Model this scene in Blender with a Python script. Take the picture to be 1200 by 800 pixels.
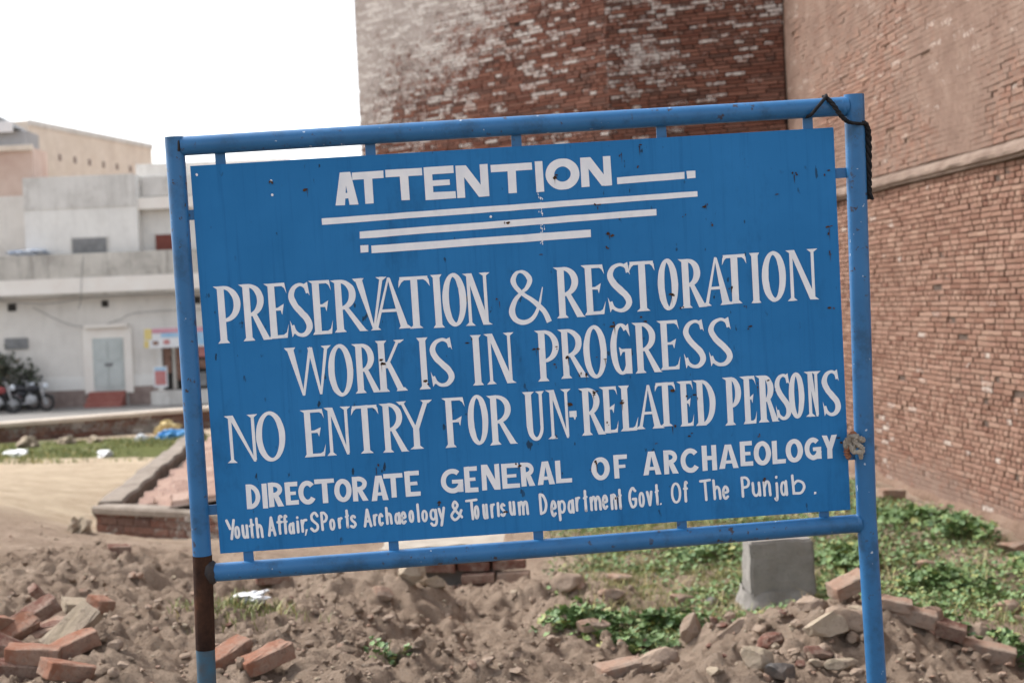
import bpy, bmesh, math, random
import numpy as np
from mathutils import Vector, Matrix, Euler

for o in list(bpy.data.objects):
    bpy.data.objects.remove(o, do_unlink=True)
SC = bpy.context.scene
COL = SC.collection
rnd = random.Random(7)
RS = np.random.RandomState(11)

# ------------------------------------------------------------------ camera
EYE = 1.9
FPX, PITCH, ROLL = 1800.0, math.atan(47 / 1800.0), math.radians(2.3)
Fv = np.array([0, math.cos(PITCH), -math.sin(PITCH)])
R0 = np.array([1.0, 0, 0])
U0 = np.cross(R0, Fv)
Rv = math.cos(ROLL) * R0 - math.sin(ROLL) * U0
Uv = math.sin(ROLL) * R0 + math.cos(ROLL) * U0
cd = bpy.data.cameras.new('camera')
cam = bpy.data.objects.new('camera', cd)
COL.objects.link(cam)
cam.matrix_world = Matrix(((Rv[0], Uv[0], -Fv[0], 0), (Rv[1], Uv[1], -Fv[1], 0), (Rv[2], Uv[2], -Fv[2], EYE), (0, 0, 0, 1)))
cd.sensor_width = 36
cd.lens = FPX / 1200 * 36
cd.clip_start = 0.05
cd.clip_end = 2000
cd.dof.use_dof = True
cd.dof.focus_distance = 3.7
cd.dof.aperture_fstop = 5.0
SC.camera = cam

# ------------------------------------------------------------------ light (bright overcast)
SUN_EL, SUN_AZ = math.radians(48), math.radians(-62)      # azimuth from +Y towards +X
W = bpy.data.worlds.new('World')
SC.world = W
W.use_nodes = True
nt = W.node_tree
nt.nodes.clear()
sky = nt.nodes.new('ShaderNodeTexSky')
sky.sky_type = 'NISHITA'
sky.sun_disc = False
sky.sun_elevation = SUN_EL
sky.sun_rotation = SUN_AZ
sky.air_density = 1.0
sky.dust_density = 2.5
sky.ozone_density = 1.0
hs = nt.nodes.new('ShaderNodeHueSaturation')
hs.inputs['Saturation'].default_value = 0.32
bg = nt.nodes.new('ShaderNodeBackground')
bg.inputs['Strength'].default_value = 0.15
wo = nt.nodes.new('ShaderNodeOutputWorld')
nt.links.new(sky.outputs[0], hs.inputs['Color'])
nt.links.new(hs.outputs[0], bg.inputs['Color'])
nt.links.new(bg.outputs[0], wo.inputs['Surface'])
sl = bpy.data.lights.new('sun', 'SUN')
sl.energy = 1.7
sl.angle = math.radians(11)
sl.color = (1.0, 0.97, 0.93)
so = bpy.data.objects.new('sun', sl)
COL.objects.link(so)
sd = Vector((math.sin(SUN_AZ) * math.cos(SUN_EL), math.cos(SUN_AZ) * math.cos(SUN_EL), math.sin(SUN_EL)))
so.rotation_euler = (-sd).to_track_quat('-Z', 'Y').to_euler()
SC.view_settings.view_transform = 'Standard'
SC.view_settings.look = 'None'
SC.view_settings.exposure = 1.20
SC.view_settings.gamma = 1.0
SC.render.engine = 'CYCLES'

# ------------------------------------------------------------------ helpers
def ray(px, py):
    d = (px - 600) / FPX * Rv - (py - 400) / FPX * Uv + Fv
    return d
def at(px, py, depth):
    return np.array([0, 0, EYE]) + ray(px, py) * depth
def on_y(px, py, Y):
    d = ray(px, py)
    return np.array([0, 0, EYE]) + d * (Y / d[1])

def tag(o, label, cat, group=None, kind=None):
    if label: o['label'] = label
    if cat: o['category'] = cat
    if group: o['group'] = group
    if kind: o['kind'] = kind
    return o
def thing(name, label, cat, loc=(0, 0, 0), rot=(0, 0, 0), group=None):
    o = bpy.data.objects.new(name, None)
    o.empty_display_size = 0.1
    COL.objects.link(o)
    o.location = loc
    o.rotation_euler = rot
    return tag(o, label, cat, group)
def mesh_obj(name, v, f, mats, parent=None, smooth=False, mi=None, attr=None):
    me = bpy.data.meshes.new(name)
    me.from_pydata([tuple(map(float, x)) for x in v], [], [tuple(map(int, x)) for x in f])
    for m in (mats if isinstance(mats, (list, tuple)) else [mats]):
        me.materials.append(m)
    if mi is not None:
        me.polygons.foreach_set('material_index', np.asarray(mi, dtype=np.int32))
    if smooth:
        me.polygons.foreach_set('use_smooth', np.ones(len(me.polygons), dtype=bool))
    if attr is not None:
        a = me.color_attributes.new('tint', 'FLOAT_COLOR', 'POINT')
        a.data.foreach_set('color', np.asarray(attr, dtype=np.float32).ravel())
    me.update()
    o = bpy.data.objects.new(name, me)
    COL.objects.link(o)
    if parent is not None: o.parent = parent
    return o
class MB:
    def __init__(s): s.v = []; s.f = []; s.m = []
    def add(s, v, f, m=0):
        n = len(s.v)
        s.v += [tuple(x) for x in v]
        s.f += [tuple(i + n for i in q) for q in f]
        s.m += [m] * len(f)
    def box(s, x0, x1, y0, y1, z0, z1, m=0):
        v = [(x, y, z) for z in (z0, z1) for y in (y0, y1) for x in (x0, x1)]
        s.add(v, [(0, 2, 3, 1), (4, 5, 7, 6), (0, 1, 5, 4), (2, 6, 7, 3), (0, 4, 6, 2), (1, 3, 7, 5)], m)
    def bbox(s, x0, x1, y0, y1, z0, z1, b=0.01, m=0):
        bm = bmesh.new()
        bmesh.ops.create_cube(bm, size=1)
        for q in bm.verts:
            q.co = Vector(((x0 + x1) / 2 + q.co.x * (x1 - x0), (y0 + y1) / 2 + q.co.y * (y1 - y0), (z0 + z1) / 2 + q.co.z * (z1 - z0)))
        bmesh.ops.bevel(bm, geom=list(bm.edges), offset=b, segments=2, affect='EDGES', profile=0.6)
        bm.verts.index_update()
        s.add([tuple(q.co) for q in bm.verts], [tuple(q.index for q in f.verts) for f in bm.faces], m)
        bm.free()
    def tube(s, pts, r, n=14, cap=True, m=0):
        P = [Vector(p) for p in pts]
        rr = r if isinstance(r, (list, tuple)) else [r] * len(P)
        v = []; f = []
        up = None
        for i, p in enumerate(P):
            t = (P[min(i + 1, len(P) - 1)] - P[max(i - 1, 0)]).normalized()
            if up is None:
                up = Vector((0, 0, 1)) if abs(t.z) < 0.9 else Vector((1, 0, 0))
            a = (up - t * up.dot(t)).normalized()
            b = t.cross(a)
            up = a
            for k in range(n):
                th = 2 * math.pi * k / n
                v.append(tuple(p + (a * math.cos(th) + b * math.sin(th)) * rr[i]))
        for i in range(len(P) - 1):
            for k in range(n):
                f.append((i * n + k, i * n + (k + 1) % n, (i + 1) * n + (k + 1) % n, (i + 1) * n + k))
        if cap:
            f.append(tuple(range(n - 1, -1, -1)))
            f.append(tuple(range((len(P) - 1) * n, len(P) * n)))
        s.add(v, f, m)
    def build(s, name, mats, parent=None, smooth=False):
        return mesh_obj(name, s.v, s.f, mats, parent, smooth, s.m)
def auto_smooth(o, ang=40):
    me = o.data
    me.polygons.foreach_set('use_smooth', np.ones(len(me.polygons), dtype=bool))
    bm = bmesh.new(); bm.from_mesh(me)
    for e in bm.edges:
        if len(e.link_faces) == 2 and e.calc_face_angle(0) > math.radians(ang): e.smooth = False
    bm.to_mesh(me); bm.free()
    return o

# value noise --------------------------------------------------------
_T = RS.rand(256, 256)
def vn(x, y):
    x = np.asarray(x, float); y = np.asarray(y, float)
    xi = np.floor(x).astype(int); yi = np.floor(y).astype(int)
    fx = x - xi; fy = y - yi
    fx = fx * fx * fx * (fx * (fx * 6 - 15) + 10); fy = fy * fy * fy * (fy * (fy * 6 - 15) + 10)
    g = lambda a, b: _T[a & 255, b & 255]
    return (g(xi, yi) * (1 - fx) + g(xi + 1, yi) * fx) * (1 - fy) + (g(xi, yi + 1) * (1 - fx) + g(xi + 1, yi + 1) * fx) * fy
def fbm(x, y, o=4, g=0.5):
    s = 0; a = 1; t = 0
    for i in range(o):
        s = s + a * vn(np.asarray(x) * 2 ** i + 17.3 * i, np.asarray(y) * 2 ** i + 9.1 * i); t += a; a *= g
    return s / t
def sstep(a, b, x):
    t = np.clip((np.asarray(x, float) - a) / (b - a), 0, 1)
    return t * t * (3 - 2 * t)

# ------------------------------------------------------------------ materials
def S(r, g, b):
    f = lambda c: (c / 12.92 if c <= 0.04045 else ((c + 0.055) / 1.055) ** 2.4)
    return (f(r / 255), f(g / 255), f(b / 255), 1)
class Mat:
    def __init__(s, name, rough=0.85, spec=0.3):
        s.m = bpy.data.materials.new(name)
        s.m.use_nodes = True
        s.t = s.m.node_tree
        s.b = s.t.nodes['Principled BSDF']
        s.b.inputs['Roughness'].default_value = rough
        s.b.inputs['Specular IOR Level'].default_value = spec
    def n(s, typ, **kw):
        q = s.t.nodes.new(typ)
        for k, v in kw.items():
            if k in q.inputs.keys(): q.inputs[k].default_value = v
            else: setattr(q, k, v)
        return q
    def l(s, a, b): s.t.links.new(a, b)
    def coord(s, scale=(1, 1, 1), kind='Object'):
        tc = s.n('ShaderNodeTexCoord'); mp = s.n('ShaderNodeMapping')
        mp.inputs['Scale'].default_value = scale
        s.l(tc.outputs[kind], mp.inputs[0])
        return mp.outputs[0]
    def noise(s, scale, detail=5, rough=0.6, vec=None, stretch=(1, 1, 1), dist=0.0):
        q = s.n('ShaderNodeTexNoise')
        q.inputs['Scale'].default_value = scale
        q.inputs['Detail'].default_value = detail
        q.inputs['Roughness'].default_value = rough
        q.inputs['Distortion'].default_value = dist
        s.l(vec or s.coord(stretch), q.inputs['Vector'])
        return q.outputs['Fac']
    def ramp(s, fac, stops, interp='LINEAR'):
        q = s.n('ShaderNodeValToRGB')
        q.color_ramp.interpolation = interp
        e = q.color_ramp.elements
        while len(e) < len(stops): e.new(0.5)
        for el, (p, c) in zip(e, stops):
            el.position = p; el.color = c if len(c) == 4 else (*c, 1)
        s.l(fac, q.inputs[0])
        return q.outputs[0]
    def step(s, fac, a, b):
        q = s.n('ShaderNodeMapRange')
        q.interpolation_type = 'SMOOTHSTEP'
        q.inputs['From Min'].default_value = a; q.inputs['From Max'].default_value = b
        s.l(fac, q.inputs['Value'])
        return q.outputs[0]
    def math(s, op, a, b=0.0):
        q = s.n('ShaderNodeMath', operation=op)
        for i, x in enumerate((a, b)):
            if isinstance(x, (int, float)): q.inputs[i].default_value = x
            else: s.l(x, q.inputs[i])
        return q.outputs[0]
    def mix(s, fac, a, b, blend='MIX'):
        q = s.n('ShaderNodeMix', data_type='RGBA', blend_type=blend)
        for i, x in ((0, fac), (6, a), (7, b)):
            if isinstance(x, (int, float)): q.inputs[i].default_value = x
            elif isinstance(x, tuple): q.inputs[i].default_value = x if len(x) == 4 else (*x, 1)
            else: s.l(x, q.inputs[i])
        return q.outputs[2]
    def color(s, c):
        if isinstance(c, tuple): s.b.inputs['Base Color'].default_value = c if len(c) == 4 else (*c, 1)
        else: s.l(c, s.b.inputs['Base Color'])
        return s
    def bump(s, h, strength=0.4, dist=0.02):
        q = s.n('ShaderNodeBump')
        q.inputs['Strength'].default_value = strength; q.inputs['Distance'].default_value = dist
        s.l(h, q.inputs['Height']); s.l(q.outputs[0], s.b.inputs['Normal'])
        return s
def G(v): return (v, v, v, 1)
def simple(name, a, b=None, scale=6, rough=0.85, bump=0.0, spec=0.3, stretch=(1, 1, 1), detail=6):
    m = Mat(name, rough, spec)
    if b is None: m.color(a)
    else:
        nz = m.noise(scale, detail, 0.65, stretch=stretch)
        m.color(m.ramp(nz, [(0.3, a), (0.7, b)]))
        if bump: m.bump(m.noise(scale * 4, 6, 0.7), bump, 0.01)
    return m.m

M = {}
# painted panel: hand brushed blue enamel, rain streaks, dirt specks, small chips
m = Mat('blue_panel_paint', 0.6, 0.16)
big = m.noise(2.6, 4, 0.6)
c = m.ramp(big, [(0.3, (0.0148, 0.1397, 0.3506)), (0.7, (0.0232, 0.1752, 0.4232))])
st = m.noise(1.0, 7, 0.7, stretch=(70, 70, 2.0))
c = m.mix(m.math('MULTIPLY', m.step(st, 0.50, 0.74), 0.36), c, (0.006, 0.075, 0.205))
wv = m.noise(1.0, 4, 0.75, stretch=(500, 500, 60))
c = m.mix(m.math('MULTIPLY', m.step(wv, 0.45, 0.75), 0.25), c, (0.022, 0.165, 0.385))
sp = m.noise(55, 3, 0.5, stretch=(1.0, 1, 0.45))
spm = m.math('MULTIPLY', m.step(sp, 0.665, 0.72), m.step(m.noise(6, 3), 0.42, 0.58))
gr = m.step(m.noise(3.0, 6, 0.75, stretch=(1.6, 1, 0.7)), 0.52, 0.72)
c = m.mix(m.math('MULTIPLY', gr, 0.50), c, (0.010, 0.070, 0.17))
c = m.mix(m.math('MULTIPLY', spm, 0.85), c, (0.014, 0.020, 0.026))
m.color(c); m.bump(wv, 0.06, 0.004)
M['panel'] = m.m
# letters: thin white enamel, brush variation
m = Mat('white_lettering_paint', 0.6, 0.3)
nz = m.noise(30, 5, 0.65, stretch=(1, 1, 0.6))
c = m.ramp(nz, [(0.25, (0.68, 0.70, 0.74)), (0.6, (0.78, 0.785, 0.80))])
c = m.mix(m.math('MULTIPLY', m.step(m.noise(14, 6, 0.7), 0.58, 0.75), 0.30), c, (0.50, 0.47, 0.42))
m.color(c); M['letter'] = m.m
# pipe paint
m = Mat('blue_pipe_paint', 0.40, 0.4)
c = m.ramp(m.noise(5, 5), [(0.3, (0.018, 0.112, 0.262)), (0.7, (0.028, 0.150, 0.345))])
st = m.noise(9, 7, 0.7)
c = m.mix(m.math('MULTIPLY', m.step(st, 0.48, 0.66), 0.65), c, (0.014, 0.060, 0.125))
ch = m.math('MULTIPLY', m.step(m.noise(42, 5, 0.7), 0.595, 0.65), m.step(m.noise(5, 3), 0.42, 0.56))
c = m.mix(m.math('MULTIPLY', ch, 0.9), c, (0.045, 0.025, 0.016))
c2 = m.step(m.noise(60, 3, 0.5), 0.715, 0.74)
c = m.mix(m.math('MULTIPLY', c2, 0.6), c, (0.55, 0.60, 0.65))
m.color(c); m.bump(m.noise(25, 4), 0.05, 0.004); M['pipe'] = m.m
m = Mat('rusty_pipe', 0.9, 0.15)
nz = m.noise(14, 7, 0.7)
m.color(m.ramp(nz, [(0.3, (0.018, 0.010, 0.008)), (0.55, (0.05, 0.024, 0.015)), (0.75, (0.10, 0.042, 0.022))]))
m.bump(m.noise(60, 5, 0.7), 0.5, 0.004); M['rust'] = m.m
M['rustspot'] = simple('rust_stain', (0.020, 0.012, 0.008), (0.10, 0.045, 0.015), 40, 0.95)
M['faded'] = simple('faded_teal_paint', (0.03, 0.12, 0.20), (0.07, 0.055, 0.045), 12, 0.75)
M['weld'] = simple('dark_weld', (0.015, 0.02, 0.03), (0.05, 0.04, 0.035), 30, 0.8)
M['rope'] = simple('black_cord', (0.006, 0.006, 0.007), (0.02, 0.02, 0.022), 40, 0.95, 0.4)
M['rag'] = simple('dirty_rag', (0.20, 0.165, 0.13), (0.38, 0.345, 0.29), 30, 0.95, 0.4)
M['ragbrown'] = simple('brown_rag', (0.16, 0.06, 0.035), (0.30, 0.14, 0.08), 30, 0.95, 0.4)

# masonry, tint attribute: R random per brick, G render cover, B white bloom
def brick_mat(name, pal, plaster, white, cover_rough=7.0):
    m = Mat(name, 0.93, 0.15)
    a = m.n('ShaderNodeAttribute', attribute_name='tint')
    sx = m.n('ShaderNodeSeparateColor'); m.l(a.outputs['Color'], sx.inputs[0])
    r, g, b = sx.outputs[0], sx.outputs[1], sx.outputs[2]
    c = m.ramp(r, [(i / (len(pal) - 1), q) for i, q in enumerate(pal)])
    fine = m.noise(38, 6, 0.7)
    c = m.mix(0.75, c, m.ramp(fine, [(0.25, G(0.45)), (0.7, G(1.0))]), 'MULTIPLY')
    pl = m.ramp(m.noise(3.5, 6, 0.7), [(0.3, plaster[0]), (0.55, plaster[1]), (0.75, plaster[2])])
    pl = m.mix(0.75, pl, m.ramp(m.noise(26, 7, 0.8), [(0.25, G(0.50)), (0.65, G(1.0))]), 'MULTIPLY')
    nz = m.noise(cover_rough, 7, 0.72)
    nz2 = m.noise(cover_rough * 4, 5, 0.75)
    cov = m.step(m.math('ADD', m.math('ADD', g, m.math('SUBTRACT', nz, 0.5)), m.math('MULTIPLY', m.math('SUBTRACT', nz2, 0.5), 0.9)), 0.42, 0.60)
    c = m.mix(cov, c, pl)
    wz = m.noise(34, 5, 0.7)
    wm = m.step(m.math('ADD', b, m.math('MULTIPLY', m.math('SUBTRACT', wz, 0.5), 2.6)), 0.40, 0.60)
    c = m.mix(m.math('MULTIPLY', wm, 0.92), c, white)
    m.color(c)
    m.bump(m.noise(45, 7, 0.75), 0.55, 0.012)
    return m.m
M['wallbrick'] = brick_mat('old_tan_brick', [(0.207, 0.104, 0.073), (0.305, 0.177, 0.128), (0.250, 0.140, 0.101), (0.366, 0.232, 0.171), (0.287, 0.159, 0.117)],
    [(0.181, 0.115, 0.088), (0.244, 0.164, 0.127), (0.293, 0.210, 0.166)], (0.458, 0.390, 0.337))
M['towerbrick'] = brick_mat('dark_red_brick', [(0.1525, 0.0614, 0.0429), (0.2196, 0.0960, 0.0663), (0.1220, 0.0666, 0.0520), (0.2623, 0.1229, 0.0871), (0.1830, 0.0896, 0.0676)],
    [(0.30, 0.255, 0.228), (0.39, 0.34, 0.31), (0.46, 0.41, 0.38)], (0.53, 0.49, 0.455))
M['mortar'] = simple('old_mortar', (0.06, 0.040, 0.030), (0.115, 0.08, 0.062), 9, 0.95, 0.4)
M['mortardark'] = simple('sooty_mortar', (0.022, 0.014, 0.012), (0.05, 0.032, 0.026), 9, 0.95, 0.4)
m = Mat('mud_plaster', 0.96, 0.1)
c = m.ramp(m.noise(2.2, 8, 0.75), [(0.28, (0.185, 0.118, 0.085)), (0.5, (0.26, 0.175, 0.128)), (0.72, (0.33, 0.245, 0.19))])
c = m.mix(m.math('MULTIPLY', m.step(m.noise(16, 7, 0.8), 0.46, 0.66), 0.6), c, (0.13, 0.085, 0.062))
m.color(c); m.bump(m.noise(30, 8, 0.8), 0.9, 0.03); M['mudplaster'] = m.m
M['ledge'] = simple('weathered_ledge', (0.1342, 0.0886, 0.0661), (0.2418, 0.1817, 0.1444), 5, 0.95, 0.5)
# bricks lying about
def loose_brick(name, a, b, dust=0.4):
    m = Mat(name, 0.93, 0.15)
    c = m.ramp(m.noise(9, 6, 0.7), [(0.3, a), (0.7, b)])
    dz = m.math('MULTIPLY', m.step(m.noise(7, 8, 0.8), 0.40, 0.60), min(1.0, dust * 1.45))
    c = m.mix(dz, c, (0.331, 0.257, 0.203))
    c = m.mix(m.math('MULTIPLY', m.step(m.noise(22, 6, 0.8), 0.52, 0.68), 0.5), c, (0.075, 0.05, 0.038))
    m.color(c); m.bump(m.noise(42, 8, 0.8), 0.9, 0.012)
    return m.m
M['b_orange'] = loose_brick('orange_brick', (0.259, 0.113, 0.069), (0.345, 0.172, 0.113), 0.45)
M['b_red'] = loose_brick('red_brick', (0.125, 0.054, 0.040), (0.195, 0.088, 0.064), 0.5)
M['b_dusty'] = loose_brick('dusty_brick', (0.2979, 0.1843, 0.1316), (0.3998, 0.2691, 0.1979), 0.75)
M['b_pale'] = loose_brick('pale_stone', (0.3250, 0.2598, 0.1860), (0.4380, 0.3674, 0.2734), 0.35)
M['b_grey'] = loose_brick('grey_stone', (0.085, 0.082, 0.080), (0.16, 0.15, 0.142), 0.25)
M['b_earth'] = loose_brick('earth_clod', (0.2766, 0.2043, 0.1508), (0.3942, 0.2981, 0.2246), 0.5)
# concrete
m = Mat('rough_concrete', 0.95, 0.15)
c = m.ramp(m.noise(6, 7, 0.7), [(0.25, (0.168, 0.155, 0.138)), (0.7, (0.289, 0.269, 0.246))])
c = m.mix(m.math('MULTIPLY', m.step(m.noise(50, 3), 0.63, 0.7), 0.6), c, (0.120, 0.108, 0.096))
m.color(c); m.bump(m.noise(60, 6, 0.75), 0.5, 0.008); M['concrete'] = m.m
M['cement'] = simple('grey_cement', (0.221, 0.205, 0.186), (0.351, 0.329, 0.299), 4, 0.95, 0.5)
# soil
m = Mat('dry_soil', 0.97, 0.08)
a = m.n('ShaderNodeAttribute', attribute_name='tint')
sx = m.n('ShaderNodeSeparateColor'); m.l(a.outputs['Color'], sx.inputs[0])
c = m.ramp(m.noise(1.4, 8, 0.7), [(0.3, (0.3332, 0.2420, 0.1765)), (0.5, (0.4640, 0.3474, 0.2612)), (0.72, (0.5933, 0.4596, 0.3528))])
c = m.mix(m.math('MULTIPLY', m.step(m.noise(11, 7, 0.75), 0.47, 0.72), 0.65), c, (0.2243, 0.1610, 0.1188))
c = m.mix(m.math('MULTIPLY', m.step(m.noise(45, 5, 0.7), 0.55, 0.70), 0.55), c, (0.5103, 0.4045, 0.3083))
sand = m.ramp(m.noise(3, 6, 0.7), [(0.3, (0.4950, 0.3656, 0.2503)), (0.7, (0.7524, 0.6241, 0.4534))])
c = m.mix(sx.outputs[0], c, sand)
turf = m.ramp(m.noise(4, 7, 0.75), [(0.3, (0.085, 0.10, 0.030)), (0.7, (0.19, 0.20, 0.065))])
c = m.mix(m.math('MULTIPLY', m.step(m.noise(90, 3, 0.6), 0.57, 0.68), 0.55), c, (0.14, 0.105, 0.082))
c = m.mix(m.math('MULTIPLY', m.step(m.noise(70, 3, 0.6, stretch=(1, 1, 1.01)), 0.60, 0.70), 0.6), c, (0.47, 0.40, 0.33))
gm = m.step(m.math('ADD', sx.outputs[1], m.math('SUBTRACT', m.noise(2.5, 7, 0.75), 0.5)), 0.42, 0.62)
c = m.mix(gm, c, turf)
m.color(c); m.bump(m.math('ADD', m.noise(24, 9, 0.82), m.math('MULTIPLY', m.noise(110, 4, 0.7), 0.35)), 1.0, 0.06); M['soil'] = m.m
def leafmat(name, a, b, tr=0.25):
    m = Mat(name, 0.55, 0.35)
    oi = m.n('ShaderNodeAttribute', attribute_name='tint')
    sx = m.n('ShaderNodeSeparateColor'); m.l(oi.outputs['Color'], sx.inputs[0])
    m.color(m.ramp(sx.outputs[0], [(0.0, a), (0.72, b), (1.0, (min(.5, b[0] * 2.0), b[1] * 1.15, b[2] * 1.1))]))
    return m.m
M['leaf'] = leafmat('mallow_leaf', (0.0439, 0.0956, 0.0312), (0.1903, 0.2832, 0.1032))
M['grassblade'] = leafmat('grass_blade', (0.0784, 0.1207, 0.0275), (0.3360, 0.3450, 0.1430))
M['bushleaf'] = leafmat('dusty_bush_leaf', (0.05, 0.06, 0.04), (0.13, 0.14, 0.10))
M['stem'] = simple('plant_stem', (0.09, 0.12, 0.04), (0.15, 0.16, 0.07), 9)

# ================================================================== NOTICE BOARD
SIGN_C = (0.03373, 3.66524, EYE - 0.09566)
SIGN_R = Matrix(((0.9989913, -0.0393965, -0.0215464), (0.0381947, 0.9978316, -0.0536021), (0.0236114, 0.0527251, 0.9983299)))
sign = thing('notice_board', 'blue painted metal notice board with white lettering in a leaning pipe frame', 'sign')
FOOT = Vector((0, 0, -1.72))
sign.matrix_world = Matrix.Translation(Vector(SIGN_C) + SIGN_R @ FOOT) @ SIGN_R.to_4x4()
OFF = -FOOT                          # local coordinates below are about the panel centre
def L3(x, y, z): return (x / 1000 + OFF.x, y / 1000 + OFF.y, z / 1000 + OFF.z)

def centred(fn):
    pass
mb = MB()
mb.bbox(-0.762, 0.762, -0.0025, 0.0025, -0.461 + OFF.z, 0.461 + OFF.z, 0.0012)
panel = mb.build('panel', M['panel'], sign)
# ---- lettering -----------------------------------------------------------
TXT = {
    'attn': 'A -429 348 54 77; T -386 348 74 75; T -307 351 86 73; E -217 348 70 77; N -142 348 76 76; T -59 352 98 69; I 46 351 18 72; O 70 352 80 75; N 154 356 72 69',
    'l1': 'P -731 41 62 135; R -671 43 59 134; E -612 44 53 131; S -557 45 54 127; E -507 47 53 128; r -455 49 71 124; V -403 51 81 123; A -364 49 93 123; T -295 47 74 123; I -218 45 27 126; O -193 48 57 122; N -142 45 65 124; & -36 42 97 127; R 74 49 60 121; E 140 52 55 119; S 200 55 59 116; T 254 53 62 119; O 322 54 49 118; R 372 54 55 117; A 427 56 72 115; T 478 57 59 117; I 545 55 24 120; O 573 58 58 116; N 632 55 77 121',
    'l2': 'W -574 -95 108 115; O -474 -101 59 120; R -416 -99 54 118; K -362 -99 70 122; I -261 -99 27 123; S -233 -95 58 115; I -133 -98 26 120; N -101 -98 72 121; P 20 -99 57 122; R 75 -96 59 118; O 135 -98 56 123; G 200 -94 50 120; R 254 -95 57 121; E 314 -91 53 118; S 375 -91 54 115; S 435 -90 59 115',
    'l3': 'n -728 -245 75 113; O -656 -245 69 115; E -548 -243 56 113; n -492 -243 60 115; T -428 -243 65 115; R -361 -245 56 118; Y -318 -241 85 116; F -211 -243 55 119; O -151 -239 49 116; R -104 -244 59 119; U -18 -240 53 118; n 38 -239 57 118; R 117 -236 51 114; E 167 -234 43 112; L 211 -232 46 110; A 252 -230 65 106; T 301 -227 49 106; E 354 -230 39 109; D 393 -231 53 110; P 464 -235 45 116; E 507 -234 38 115; R 545 -233 44 113; S 591 -230 37 111; O 624 -227 38 107; n 663 -227 37 109; S 705 -228 44 110',
    'dir': 'D -690 -358 34 59; I -652 -359 14 60; R -637 -357 34 59; E -597 -355 30 55; C -566 -357 42 58; T -526 -356 47 58; O -480 -357 41 57; R -437 -357 36 59; A -393 -359 41 60; T -361 -354 45 58; E -311 -354 35 61; G -225 -354 53 60; E -168 -354 31 62; N -127 -352 44 62; E -78 -351 41 60; R -32 -349 32 58; A 7 -348 41 56; L 51 -347 37 55; O 138 -347 44 57; F 192 -345 33 57; A 262 -342 44 57; R 313 -343 34 58; C 354 -344 46 60; H 406 -341 36 61; A 447 -339 47 58; E 499 -336 30 60; O 532 -338 42 60; L 577 -336 31 56; O 610 -336 42 58; G 656 -333 41 55; Y 699 -332 37 57',
    'last': 'Y -744 -430 23 51; o -725 -428 15 32; u -707 -429 17 35; t -688 -429 11 48; h -673 -430 18 51; A -645 -428 20 49; f -623 -425 16 48; f -608 -425 12 48; a -596 -426 16 31; i -576 -425 6 43; r -566 -424 17 34; , -558 -428 8 12; S -544 -425 23 50; P -518 -423 18 47; o -498 -424 15 30; r -477 -421 12 29; t -459 -421 9 46; s -449 -422 17 33; A -416 -422 21 46; r -393 -420 12 30; c -381 -421 14 32; h -363 -419 17 44; a -342 -420 16 32; e -328 -421 16 32; o -308 -419 14 32; l -288 -419 8 47; o -277 -419 16 31; g -258 -431 21 44; y -237 -432 18 48; & -208 -421 31 50; T -170 -422 30 52; o -151 -421 14 35; u -130 -422 14 38; r -111 -421 12 37; l -95 -419 6 37; s -88 -419 15 34; u -66 -418 16 36; m -45 -419 27 36; D 7 -421 20 53; e 33 -428 16 41; p 51 -439 21 52; a 75 -423 17 37; r 94 -419 13 37; t 114 -421 10 54; m 129 -420 29 37; e 158 -419 16 37; n 179 -421 16 41; t 198 -421 9 51; G 223 -420 22 52; o 247 -420 16 39; v 266 -418 16 38; t 288 -417 9 52; . 299 -417 4 5; O 326 -416 26 52; f 356 -415 13 53; T 396 -415 29 54; h 428 -414 21 51; e 450 -415 18 35; P 497 -413 23 52; u 523 -413 23 37; n 550 -414 21 40; j 576 -427 12 64; a 592 -416 19 41; b 620 -416 34 52; . 674 -417 6 6',
}
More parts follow.
